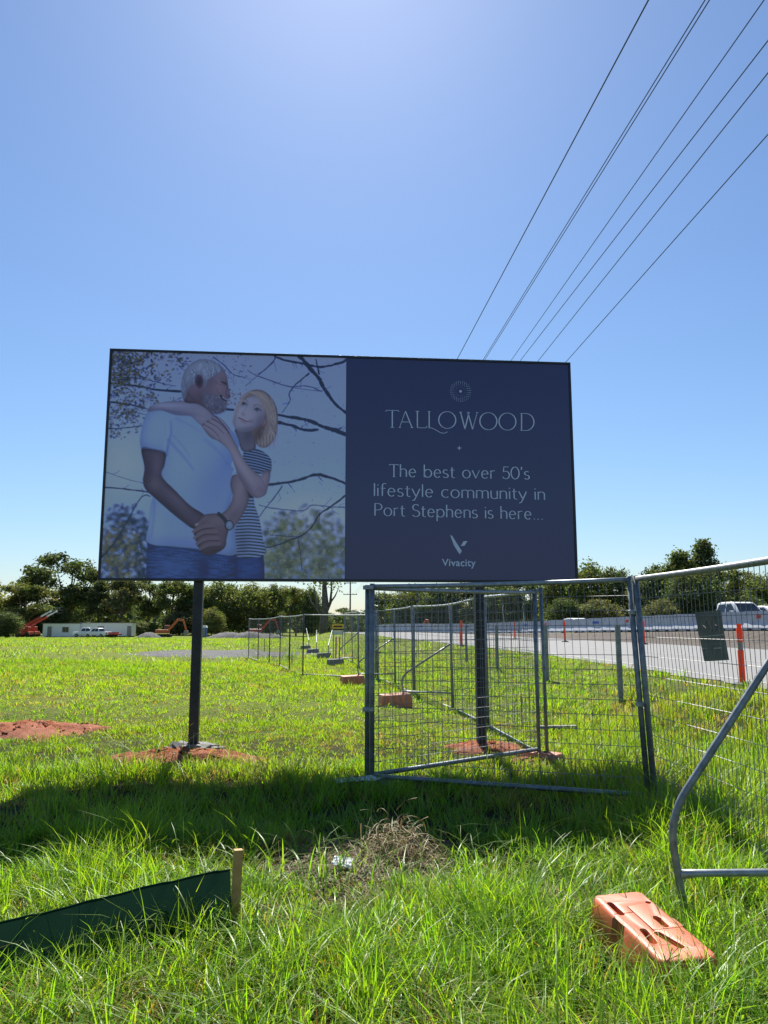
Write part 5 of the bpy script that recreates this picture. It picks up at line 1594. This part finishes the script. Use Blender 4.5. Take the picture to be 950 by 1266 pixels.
# ------------------------------------------------------------ trees
def tree_mesh(seed, H, Wd, kind, base_col, nclump, per, leaf, trunk_frac=.28, light=1.0):
    """crown of many leaf faces in clumps; returns (crown mesh, trunk MB)"""
    r_ = np.random.default_rng(seed)
    trunk = MB()
    th = H * trunk_frac
    lean = r_.uniform(-.06, .06, 2)
    tp = [Vector((lean[0] * z, lean[1] * z, z)) for z in np.linspace(-.3, H * .8, 7)]
    rad0 = H * .022
    trunk.tube(tp, [rad0 * (1 - .8 * i / 6) for i in range(7)], 7)
    cents = []
    if kind == 'cone':
        for _ in range(nclump):
            f = r_.uniform(0, 1) ** .8; z = th * .4 + f * (H * .97 - th * .4)
            rmax = Wd / 2 * (1 - f) ** .75 * (.9 + .14 * math.sin(f * 25 + seed)) + .25
            a = r_.uniform(0, 6.28); rr = rmax * r_.uniform(.4, 1) ** .6
            cents.append((rr * math.cos(a), rr * math.sin(a), z, max(.35, H * .045)))
    elif kind == 'dense':
        for _ in range(nclump):
            v = r_.normal(0, 1, 3); v /= np.linalg.norm(v); q = r_.uniform(.55, 1)
            cents.append((v[0] * Wd / 2 * q * .9, v[1] * Wd / 2 * q * .9, H * .48 + v[2] * H * .46 * q, H * .075))
    else:                       # 'gum': several separate lobes on limbs
        nl = int(r_.integers(7, 11)); lobes = []
        for k in range(nl):
            a = 6.28 * k / nl + r_.uniform(-.4, .4); rr = Wd / 2 * r_.uniform(.2, .8)
            z = H * r_.uniform(.42, .9) if k else H * .92
            if z > H * .78: rr *= .6
            lr = Wd * r_.uniform(.14, .23)
            lobes.append((rr * math.cos(a), rr * math.sin(a), min(z, H - lr * .45), lr))
            q0 = Vector((lean[0] * th, lean[1] * th, th * r_.uniform(.7, 1.4)))
            e_ = Vector(lobes[-1][:3]); m_ = (q0 + e_) / 2 + Vector((0, 0, -H * .03))
            trunk.tube([q0, m_, e_], [rad0 * .5, rad0 * .33, rad0 * .1], 5)
        for _ in range(nclump):
            lx, ly, lz, lr = lobes[r_.integers(nl)]
            v = r_.normal(0, 1, 3); v /= np.linalg.norm(v); q = r_.uniform(.35, 1) ** .7
            cents.append((lx + v[0] * lr * q, ly + v[1] * lr * q, lz + v[2] * lr * .55 * q, H * .045))
    cents = np.array(cents)
    n = nclump * per
    ci = np.repeat(np.arange(nclump), per)
    P = cents[ci, :3] + r_.normal(0, 1, (n, 3)) * cents[ci, 3:4] * np.array([1, 1, .75]) * .75
    P[:, 2] = np.clip(P[:, 2], .15, None); P[:, 2] *= H / np.percentile(P[:, 2], 99.7)
    nrm = r_.normal(0, 1, (n, 3)); nrm[:, 2] += .5
    nrm /= np.linalg.norm(nrm, axis=1, keepdims=True)
    t1 = np.cross(nrm, r_.normal(0, 1, (n, 3))); t1 /= np.linalg.norm(t1, axis=1, keepdims=True)
    t2 = np.cross(nrm, t1)
    sz = leaf * r_.uniform(.6, 1.4, (n, 1))
    q = np.stack([P - t1 * sz * .6, P + t2 * sz * .35, P + t1 * sz * .6, P - t2 * sz * .35], 1)
    cl_b = r_.uniform(.65, 1.4, nclump)[ci][:, None] * r_.uniform(.75, 1.25, (n, 1))
    hue = r_.uniform(-.15, .2, nclump)[ci][:, None]
    col = np.array(base_col)[None] * cl_b * light
    col[:, :1] *= (1 + hue * 1.2)
    return fast_mesh('crown', q.reshape(-1, 3), np.arange(n * 4), np.arange(n) * 4, [MAT['leaf']], cols=np.repeat(np.clip(col, .005, .4), 4, 0)), trunk
G1, G2, G3, G4 = (.098, .125, .042), (.074, .098, .042), (.125, .145, .052), (.108, .118, .060)
lib = {}
def lib_tree(key):
    if key not in lib:
        kind, col, seed = key
        H, Wd = {'gum': (12, 11), 'dense': (10, 9), 'cone': (12, 6.5)}[kind]
        nc, per = {'gum': (190, 48), 'dense': (260, 44), 'cone': (230, 36)}[kind]
        cm, tb = tree_mesh(seed, H, Wd, kind, col, nc, per, .34 if kind != 'cone' else .3)
        tm = bpy.data.meshes.new('trunk'); tm.from_pydata(tb.v, [], tb.f); tm.materials.append(MAT['bark'])
        lib[key] = (cm, tm, H, Wd)
    return lib[key]
def tree(px, ytop, wpx, Y, key, name, label, group, ybase=None, rz=None):
    cm, tm, H, Wd = lib_tree(key)
    g = gpt(px, Y); top = at_y(px, ytop, Y).z
    root = empty(name, g, rng.uniform(0, 6.28) if rz is None else rz)
    sz = (top - g.z) / H; sw = (wpx / 950 * Y) / Wd
    root.scale = (sw, sw, sz)
    link_mesh('trunk', tm, root); link_mesh('crown', cm, root)
    return tag(root, label, 'tree', group)
K = {'g1': ('gum', G1, 101), 'g2': ('gum', G3, 102), 'g3': ('gum', G2, 103), 'g4': ('gum', G4, 104), 'd1': ('dense', G1, 105), 'd2': ('dense', G2, 106), 'd3': ('dense', G3, 107), 'c1': ('cone', G2, 108), 'c2': ('cone', G1, 109), 'd4': ('dense', G4, 110)}
TL = 'trees along the far left of the meadow'; TM = 'trees behind the middle of the meadow'; TR_ = 'trees beyond the highway'
T = [(6, 757, 42, 150, 'd2', 'dark round bush at the left edge of the picture', TL), (28, 722, 88, 172, 'g2', 'pale olive spreading tree left of the tallest gum tree', TL), (82, 685, 112, 185, 'g3', 'tallest spreading gum tree rising beside the left end of the billboard', TL),
     (58, 745, 60, 178, 'd2', 'low dark tree under the tallest gum tree', TL), (122, 718, 50, 180, 'c1', 'very dark dense tree under the lower left corner of the billboard', TL), (150, 712, 66, 178, 'g4', 'grey-green tree behind the long site office', TL), (182, 716, 70, 184, 'g3', 'dark gum tree behind the gravel heap', TL),
     (212, 716, 64, 180, 'g1', 'green gum tree behind the orange excavator', TL), (172, 768, 44, 172, 'd1', 'low bush beside the gravel heap', TL), (222, 757, 46, 176, 'd4', 'low bush behind the orange excavator', TL), (240, 722, 60, 184, 'd2', 'dark tree directly behind the left sign post', TL),
     (262, 752, 34, 166, 'd3', 'small round bush right of the left sign post', TM), (272, 718, 60, 180, 'd1', 'rounded tree just right of the left sign post', TM), (306, 722, 66, 178, 'd3', 'broad pale green tree behind the long gravel row', TM), (338, 724, 52, 184, 'd2', 'dark tree right of the broad pale green one', TM),
     (366, 726, 56, 172, 'g2', 'loose pale tree left of the bare forked tree', TM), (385, 728, 30, 168, 'd2', 'narrow dark tree beside the bare forked tree', TM),
     (425, 752, 60, 250, 'g3', 'distant low tree under the utility pole', TM), (472, 733, 62, 150, 'g1', 'tree right of the utility pole behind the fence mesh', TM), (512, 726, 66, 145, 'd1', 'rounded tree behind the fence mesh', TM), (548, 724, 66, 140, 'd2', 'dark tree behind the fence mesh left of the right sign post', TM), (585, 722, 70, 136, 'g4', 'grey-green tree directly behind the right sign post', TM),
     (622, 720, 70, 132, 'd2', 'dark tree right of the right sign post', TM), (655, 716, 70, 126, 'g3', 'dark gum tree behind the corner fence poles', TM),
     (695, 697, 62, 112, 'd3', 'pale green tree at the right end of the billboard', TR_), (730, 697, 72, 108, 'd1', 'broad green tree between the billboard and the tall fence pole', TR_), (764, 703, 56, 104, 'd2', 'dark tree just left of the tall fence pole', TR_), (795, 716, 50, 100, 'd4', 'grey-green tree behind the tall fence pole', TR_), (818, 700, 60, 98, 'd2', 'dark tree right of the tall fence pole', TR_),
     (846, 682, 74, 96, 'c2', 'broad pointed conifer left of the tallest pointed one', TR_), (876, 668, 62, 96, 'c1', 'tallest pointed conifer at the right', TR_), (862, 704, 80, 88, 'd2', 'dense dark tree below the pointed conifers', TR_), (915, 704, 70, 104, 'g2', 'pale tree behind the white pickup truck', TR_), (950, 712, 60, 98, 'd1', 'green tree at the right edge of the picture', TR_), (985, 700, 60, 96, 'd3', 'pale tree just off the right edge', TR_), (820, 742, 50, 86, 'd4', 'low shrubby tree behind the barriers', TR_), (925, 738, 60, 90, 'd2', 'low dark tree behind the white pickup truck', TR_), (700, 740, 50, 96, 'd2', 'low dark tree under the pale green one by the billboard end', TR_), (742, 742, 60, 94, 'd4', 'low shrubby tree left of the tall fence pole', TR_),
     (-40, 715, 80, 170, 'd3', 'pale tree off the left edge', TL)]
for px, yt, w, Y, k, lab, grp in T:
    tree(px, yt, w, Y, K[k], {'g': 'gum_tree', 'd': 'leafy_tree', 'c': 'conifer_tree'}[k[0]], lab, grp)
# a far dark wood behind everything, one mass
wood_v, wood_l, wood_c = [], [], []
n = 34000
wx_ = rng.uniform(-180, 190, n); wy_ = 235 + rng.uniform(-8, 25, n) - np.abs(wx_) * .10
wz_ = zt(wx_, wy_) + rng.uniform(0, 1, n) ** .8 * (8.5 + 3.0 * np.sin(wx_ * .13) + 1.6 * np.sin(wx_ * .41 + 1))
gap = (np.abs(wx_ + 13) < 9); wz_[gap] = zt(wx_[gap], wy_[gap]) + rng.uniform(0, 5.0, gap.sum())
P = np.stack([wx_, wy_, wz_], -1); t1 = rng.normal(0, 1, (n, 3)); t1 /= np.linalg.norm(t1, axis=1, keepdims=True); t2 = np.cross(t1, rng.normal(0, 1, (n, 3))); t2 /= np.linalg.norm(t2, axis=1, keepdims=True)
q = np.stack([P - t1 * .9, P + t2 * .6, P + t1 * .9, P - t2 * .6], 1)
me = fast_mesh('distant_wood', q.reshape(-1, 3), np.arange(n * 4), np.arange(n) * 4, [MAT['leaf']], cols=np.repeat(np.array(G2)[None] * rng.uniform(.6, 1.5, (n, 1)), 4, 0))
tag(link_mesh('distant_wood', me), 'dark mass of distant woodland behind the trees', 'woodland', None, 'stuff')
# bare forked tree
dt = empty('bare_tree', gpt(400, 150)); tag(dt, 'bare forked tree trunk standing left of the utility pole', 'tree', TM)
MB().tube([(0, 0, -.3), (.1, 0, 3), (.3, 0, 6.5), (.1, 0, 10), (.6, 0, 13)], [.95, .8, .7, .45, .15], 9).build('trunk', MAT['bark_pale'], dt, True)
lb = MB()
for a, m_, e_, r0 in (((.1, 0, 3.2), (-1.2, 0, 5.5), (-1.8, .3, 9.5), .4), ((.2, 0, 4.2), (1.3, .2, 6.8), (1.6, 0, 11), .42), ((-1.1, 0, 5.4), (-2.3, 0, 6.6), (-3.2, .3, 8.8), .2), ((1.2, 0, 6.6), (2.2, 0, 8), (3.0, 0, 9.8), .2)):
    lb.tube([a, m_, e_], [r0, r0 * .7, r0 * .2], 7)
lb.build('limb', MAT['bark_pale'], dt, True)
n = 260; P = rng.normal(0, 1, (n, 3)) * np.array([1.7, 1.2, 1.0]) + np.array([.2, 0, 10.8])
t1 = rng.normal(0, 1, (n, 3)); t1 /= np.linalg.norm(t1, axis=1, keepdims=True); t2 = np.cross(t1, rng.normal(0, 1, (n, 3))); t2 /= np.linalg.norm(t2, axis=1, keepdims=True)
q = np.stack([P - t1 * .3, P + t2 * .2, P + t1 * .3, P - t2 * .2], 1)
link_mesh('crown', fast_mesh('crown', q.reshape(-1, 3), np.arange(n * 4), np.arange(n) * 4, [MAT['leaf']], cols=np.repeat(np.array(G1)[None] * rng.uniform(.6, 1.5, (n, 1)), 4, 0)), dt)
# ------------------------------------------------------------ grass
def vnoise(X, Y, s, seed):
    r_ = np.random.default_rng(seed)
    T_ = r_.random((64, 64))
    x, y = X * s + 1000, Y * s + 1000
    xi, yi = np.floor(x).astype(int), np.floor(y).astype(int)
    fx, fy = S(x - xi), S(y - yi)
    g_ = lambda a, b: T_[a % 64, b % 64]
    return (g_(xi, yi) * (1 - fx) + g_(xi + 1, yi) * fx) * (1 - fy) + (g_(xi, yi + 1) * (1 - fx) + g_(xi + 1, yi + 1) * fx) * fy

def bump2(X, Y, cx, cy, rx, ry): return np.exp(-((X - cx) / rx) ** 2 - ((Y - cy) / ry) ** 2)
def height_map(X, Y):
    h = (.085 + .09 * vnoise(X, Y, 1.1, 1)) * (.55 + .95 * vnoise(X, Y, 2.1, 3))
    h = h * (1 - .38 * S((Y - 8.3) / 1.2) * (1 - S((Y - 15) / 6)) * (1 - S((X - 2.2) / .6)))
    h = h + .10 * S((5.4 - Y) / 1.6)
    h = h + .26 * bump2(X, Y, 3.2, 7.4, 1.3, 1.9) + .12 * bump2(X, Y, 2.2, 5.6, .7, 1.2)
    h = h + .16 * bump2(X, Y, -1.6, 5.7, 1.0, .8) + .14 * bump2(X, Y, -3.0, 8.3, 2.4, .4)
    h = h + .14 * bump2(X, Y, .65, 4.55, .45, .5)
    h = h - .12 * bump2(X, Y, -.15, 5.45, .75, .5)
    h = h - .10 * bump2(X, Y, 1.15, 4.75, .3, .35) - .08 * bump2(X, Y, -.25, 4.5, .35, .5)
    h = h + .10 * bump2(X, Y, 4.5, 12, 1.5, 4)
    return np.clip(h, .035, .6)
def dry_map(X, Y):
    d = 1.0 * bump2(X, Y, 0, 5.5, .8, .42) + .8 * bump2(X, Y, -.75, 5.6, .45, .3) + .6 * bump2(X, Y, -.2, 4.55, .4, .6) + .75 * bump2(X, Y, 1.15, 4.75, .4, .4)
    d = d + .42 * S((vnoise(X, Y, .7, 5) - .5) / .3) + .14 + .25 * S((vnoise(X, Y, .22, 6) - .55) / .25) * (Y > 10)
    d = d + .35 * S((Y - 8.4) / .8) * (1 - S((Y - 11) / 2)) * vnoise(X, Y, 2.3, 8)
    return np.clip(d, 0, 1)
def accept(X, Y):
    ok = (X < road_edge(Y) - .25 + .3 * rng.standard_normal(len(X)) * (Y > 8)) | (Y < 7)
    dens = np.ones(len(X))
    for cx, cy, rx, ry in BARE:
        q = ((X - cx) / rx) ** 2 + ((Y - cy) / ry) ** 2
        dens *= np.clip((q - .5) / .6, .07, 1)
    dens *= 1 - .55 * bump2(X, Y, -.1, 5.5, .75, .45) - .35 * bump2(X, Y, -.25, 4.5, .35, .6) - .5 * bump2(X, Y, 1.15, 4.75, .3, .3)
    dens *= 1 - .5 * S((X - (road_edge(Y) - 2.5)) / 2.3) * (Y > 9)
    near = 1 - S((Y - 9) / 4)
    dens *= 1 - near * .55 * S((.55 - vnoise(X, Y, 3.0, 12)) / .35)
    return ok & (rng.random(len(X)) < dens)

def make_grass(name, label, y0, y1, nclump, per, seg, wid, spread, hscale=1.0, xk=.62, xm=1.2, bright=1.0):
    # clumps evenly over the visible wedge
    Yc = np.sqrt(rng.uniform(y0 ** 2, y1 ** 2, nclump)); Xc = rng.uniform(-1, 1, nclump) * (xk * Yc + xm)
    k = accept(Xc, Yc); Xc, Yc = Xc[k], Yc[k]; nc = len(Xc)
    ch = rng.uniform(.55, 1.25, nc) * np.where(rng.random(nc) < .06, 1.5, 1)
    cb = rng.uniform(.8, 1.22, nc)
    cdry = rng.random(nc) < dry_map(Xc, Yc) * .55
    cdir = rng.uniform(0, 6.28, nc)
    ci = np.repeat(np.arange(nc), per); n = len(ci)
    ang = rng.uniform(0, 6.28, n); rad = spread * np.sqrt(rng.random(n))
    X, Y = Xc[ci] + rad * np.cos(ang), Yc[ci] + rad * np.sin(ang)
    Z = zt(X, Y)
    h = height_map(X, Y) * ch[ci] * rng.uniform(.45, 1.25, n) * hscale
    la = ang + rng.normal(0, .9, n) ; la = np.where(rng.random(n) < .35, cdir[ci] + rng.normal(0, .4, n), la)
    lean = rng.uniform(.05, .5, n); curve = rng.uniform(.1, .95, n) ** 1.4
    dry = cdry[ci] | (rng.random(n) < .03)
    h = np.where(dry, h * .8, h); curve = np.where(dry, curve + .3, curve)
    w = wid * rng.uniform(.6, 1.35, n) * np.where(dry, .8, 1)
    D = np.stack([np.cos(la), np.sin(la)], -1); sid = np.stack([-D[:, 1], D[:, 0]], -1)
    tw = rng.uniform(-.8, .8, n); sx = sid * np.cos(tw)[:, None] + D * np.sin(tw)[:, None]
    g_ = np.stack([rng.uniform(.105, .17, n), rng.uniform(.205, .275, n), rng.uniform(.010, .020, n)], -1) * cb[ci][:, None] * bright
    hue = vnoise(X, Y, .55, 21)[:, None]; hue2 = vnoise(X, Y, .16, 22)[:, None]
    nearf = (1 - S((Y - 5.5) / 4))[:, None]
    g_ = g_ * (1 + (hue - .5) * np.array([.5, .22, .3]) + (hue2 - .5) * np.array([.35, .2, .5]))
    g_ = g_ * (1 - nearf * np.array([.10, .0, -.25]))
    yel = rng.random(n)[:, None] ** 3 * (1 - .5 * nearf)
    g_ = g_ * (1 - yel) + np.array([.24, .27, .05]) * yel
    s_ = np.stack([rng.uniform(.26, .40, n), rng.uniform(.20, .30, n), rng.uniform(.09, .14, n)], -1) * rng.uniform(.6, 1.1, n)[:, None]
    col = np.where(dry[:, None], s_, g_)
    lev = np.linspace(0, 1, seg + 1)
    V = np.zeros((n, 2 * seg + 1, 3), np.float32); CC = np.zeros((n, 2 * seg + 1, 3), np.float32)
    for i, t_ in enumerate(lev):
        hor = (lean * t_ + curve * t_ ** 2.2) * h
        ver = h * (t_ - .42 * curve * t_ ** 2.6)
        c = np.stack([X + D[:, 0] * hor, Y + D[:, 1] * hor, Z - .012 + ver], -1)
        ww = w * (1 - t_ ** 1.6) * .5
        tip = np.clip(t_ * 1.1, 0, 1)
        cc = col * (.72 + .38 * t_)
        if i < seg:
            V[:, 2 * i] = c; V[:, 2 * i + 1] = c
            V[:, 2 * i, :2] -= sx * ww[:, None]; V[:, 2 * i + 1, :2] += sx * ww[:, None]
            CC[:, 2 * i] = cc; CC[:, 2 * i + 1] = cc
        else:
            V[:, 2 * seg] = c; CC[:, 2 * seg] = cc
    m_ = 2 * seg + 1
    base = np.arange(n)[:, None] * m_
    loops = []
    tot = []
    for i in range(seg - 1):
        loops.append(base + np.array([[2 * i, 2 * i + 1, 2 * i + 3, 2 * i + 2]])); tot.append(4)
    loops.append(base + np.array([[2 * seg - 2, 2 * seg - 1, 2 * seg]])); tot.append(3)
    LL = np.concatenate(loops, 1)
    per_b = sum(tot); offs = np.cumsum([0] + tot[:-1])
    starts = (np.arange(n)[:, None] * per_b + offs[None]).ravel()
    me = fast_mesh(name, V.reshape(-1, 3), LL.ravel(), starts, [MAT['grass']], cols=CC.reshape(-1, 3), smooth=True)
    o = tag(link_mesh(name, me), label, 'grass', None, 'stuff')
    print('GRASS', name, n, len(starts))
    return o
make_grass('near_grass', 'long sunlit green grass in the foreground', 2.0, 6.0, 8600, 13, 4, .0086, .055, bright=1.12)
make_grass('middle_grass', 'green grass round and under the billboard', 5.8, 13, 15000, 13, 3, .0098, .075, bright=1.1)
make_grass('meadow_grass', 'short bright green meadow grass beyond the billboard', 12.5, 34, 19000, 11, 2, .018, .14, 1.0, bright=1.28)
make_grass('far_meadow_grass', 'distant bright green meadow grass', 33, 150, 17000, 9, 1, .055, .5, 1.5, bright=1.3)

tuft = [(rng.uniform(-1, 1), math.sqrt(rng.uniform(2.4 ** 2, 6.2 ** 2))) for _ in range(170)]
tp_ = []
for u, y in tuft:
    x = u * (.6 * y + .4)
    if abs(x + .05) < .75 and 4.4 < y < 6.0: continue
    if (x - ctr.x) ** 2 + (y - ctr.y) ** 2 < .16: continue
    for _ in range(int(rng.integers(14, 34))): tp_.append((x + rng.normal(0, .05), y + rng.normal(0, .05)))
for _ in range(60): tp_.append((rng.normal(.62, .10), rng.normal(5.35, .08)))
for _ in range(90): tp_.append((rng.normal(-.15, .4), rng.normal(5.05, .16)))
for _ in range(50): tp_.append((rng.normal(-.2, .35), rng.normal(5.4, .15)))
for _ in range(120): tp_.append((rng.normal(.62, .25), rng.normal(4.35, .2)))
# tall seeding stalks and broad arching blades standing out of the turf
def stalks(name, label, pts, mat, cols, hr, wr_, droop=(.2, 1.0), seg=7):
    V, L, ST, CO = [], [], [], []
    b0 = 0; ls = 0
    for x, y in pts:
        z = ztf(x, y); h = rng.uniform(*hr); a = rng.uniform(0, 6.28); d = np.array([math.cos(a), math.sin(a)]); s = np.array([-d[1], d[0]])
        le, cu, w = rng.uniform(.05, .45), rng.uniform(*droop), rng.uniform(*wr_)
        c_ = np.array(cols[rng.integers(len(cols))]) * rng.uniform(.8, 1.2)
        for i in range(seg + 1):
            t_ = i / seg; hor = (le * t_ + cu * t_ ** 2.4) * h; ver = h * (t_ - .5 * cu * t_ ** 2.8)
            ww = w * (1 - t_ ** 2) * .5 + .0004
            for sg in (-1, 1):
                V.append((x + d[0] * hor + s[0] * ww * sg, y + d[1] * hor + s[1] * ww * sg, z - .02 + ver)); CO.append(c_)
        for i in range(seg):
            k = b0 + 2 * i; L += [k, k + 1, k + 3, k + 2]; ST.append(ls); ls += 4
        b0 += 2 * (seg + 1)
    me = fast_mesh(name, np.array(V), np.array(L), np.array(ST), [mat], cols=np.array(CO), smooth=True)
    return tag(link_mesh(name, me), label, 'grass', None, 'stuff')
pts = [(rng.normal(-2.6, 1.1), rng.normal(8.35, .3)) for _ in range(170)] + [(rng.normal(-2.2, .8), rng.normal(9.0, .35)) for _ in range(60)] + [(rng.normal(1.0, .35), rng.normal(6.6, .4)) for _ in range(16)]
pts += [(rng.normal(3.0, .8), rng.normal(7.4, 1.0)) for _ in range(260)] + [(rng.normal(2.3, .4), rng.normal(8.2, .4)) for _ in range(60)]
stalks('tall_grass_stalks', 'tall thin grass stalks along the edge of the billboard shadow', pts, MAT['grass'], [(.10, .18, .025), (.14, .22, .03), (.2, .2, .07)], (.25, .6), (.004, .008))
pts = [(rng.uniform(-2.2, 2.4), rng.uniform(2.6, 5.3)) for _ in range(620)]
pts = [p for p in pts if abs(p[0]) < .62 * p[1] + .4 and not (abs(p[0] + .1) < .5 and p[1] > 4.6)]
stalks('broad_grass_blades', 'broad arching grass blades standing above the foreground turf', pts, MAT['grass'], [(.14, .24, .03), (.18, .28, .035), (.11, .2, .03)], (.2, .46), (.006, .011), (.4, 1.3))

stalks('grass_tufts', 'dense taller green grass tufts in the foreground', tp_, MAT['grass'], [(.085, .19, .022), (.11, .22, .028), (.07, .155, .02), (.15, .24, .03)], (.14, .36), (.006, .0105), (.2, 1.2), 5)

# heap of dead pulled grass: long twisted stems over a mat of short litter
hp = []
for _ in range(620): hp.append((rng.normal(.06, .15), rng.normal(5.5, .10), .10))
for _ in range(900): hp.append((rng.normal(-.1, .42), rng.normal(5.45, .22), .02))
V, L, ST, CO = [], [], [], []; b0 = ls = 0
for x, y, hh in hp:
    z = ztf(x, y) + abs(rng.normal(0, hh * .8)) * math.exp(-((x - .1) / .25) ** 2)
    a = rng.uniform(0, 6.28); el = rng.normal(.35, .4); p = np.array([x, y, z]); ln = rng.uniform(.08, .24) / 7; w = rng.uniform(.0022, .005)
    c_ = np.array([.34, .24, .125]) * rng.uniform(.4, 1.15) * np.array([1, rng.uniform(.9, 1.08), rng.uniform(.85, 1.1)])
    da, de = rng.normal(0, .32), rng.normal(-.22, .14)
    for i in range(8):
        d_ = np.array([math.cos(a) * math.cos(el), math.sin(a) * math.cos(el), math.sin(el)]); s_ = np.array([-math.sin(a), math.cos(a), .3 * math.sin(i + x * 90)])
        for sg in (-1, 1): V.append(p + s_ * w * .5 * sg); CO.append(c_)
        p = p + d_ * ln; a += da; el += de
        p[2] = max(p[2], ztf(p[0], p[1]) + .004)
    for i in range(7):
        k = b0 + 2 * i; L += [k, k + 1, k + 3, k + 2]; ST.append(ls); ls += 4
    b0 += 16
me = fast_mesh('dead_grass_heap', np.array(V), np.array(L), np.array(ST), [MAT['straw']], cols=np.array(CO), smooth=True)
tag(link_mesh('dead_grass_heap', me), 'ragged heap of brown dead grass lying in front of the billboard shadow', 'dead grass', None, 'stuff')
n = 5200
hx = rng.normal(-.12, .5, n); hy = rng.normal(5.3, .34, n); hx[:1200] = rng.normal(1.12, .25, 1200); hy[:1200] = rng.normal(4.75, .22, 1200)
hz = zt(hx, hy) + np.abs(rng.normal(0, .012, n))
a = rng.uniform(0, 6.28, n); el = rng.normal(.1, .25, n); ln = rng.uniform(.03, .10, n)
d = np.stack([np.cos(a) * np.cos(el), np.sin(a) * np.cos(el), np.sin(el)], -1); sd = np.stack([-np.sin(a), np.cos(a), np.zeros(n)], -1)
P = np.stack([hx, hy, hz], -1); w = rng.uniform(.0015, .0035, n)[:, None]
q = np.stack([P - sd * w, P + sd * w, P + d * ln[:, None] + sd * w * .4, P + d * ln[:, None] - sd * w * .4], 1)
cc = np.stack([rng.uniform(.16, .34, n), rng.uniform(.12, .25, n), rng.uniform(.06, .14, n)], -1) * rng.uniform(.45, 1.05, n)[:, None]
me = fast_mesh('dead_grass_litter', q.reshape(-1, 3), np.arange(4 * n), np.arange(n) * 4, [MAT['straw']], cols=np.repeat(cc, 4, 0))
tag(link_mesh('dead_grass_litter', me), 'flat litter of dry straw round the dead grass heap', 'dead grass', None, 'stuff')
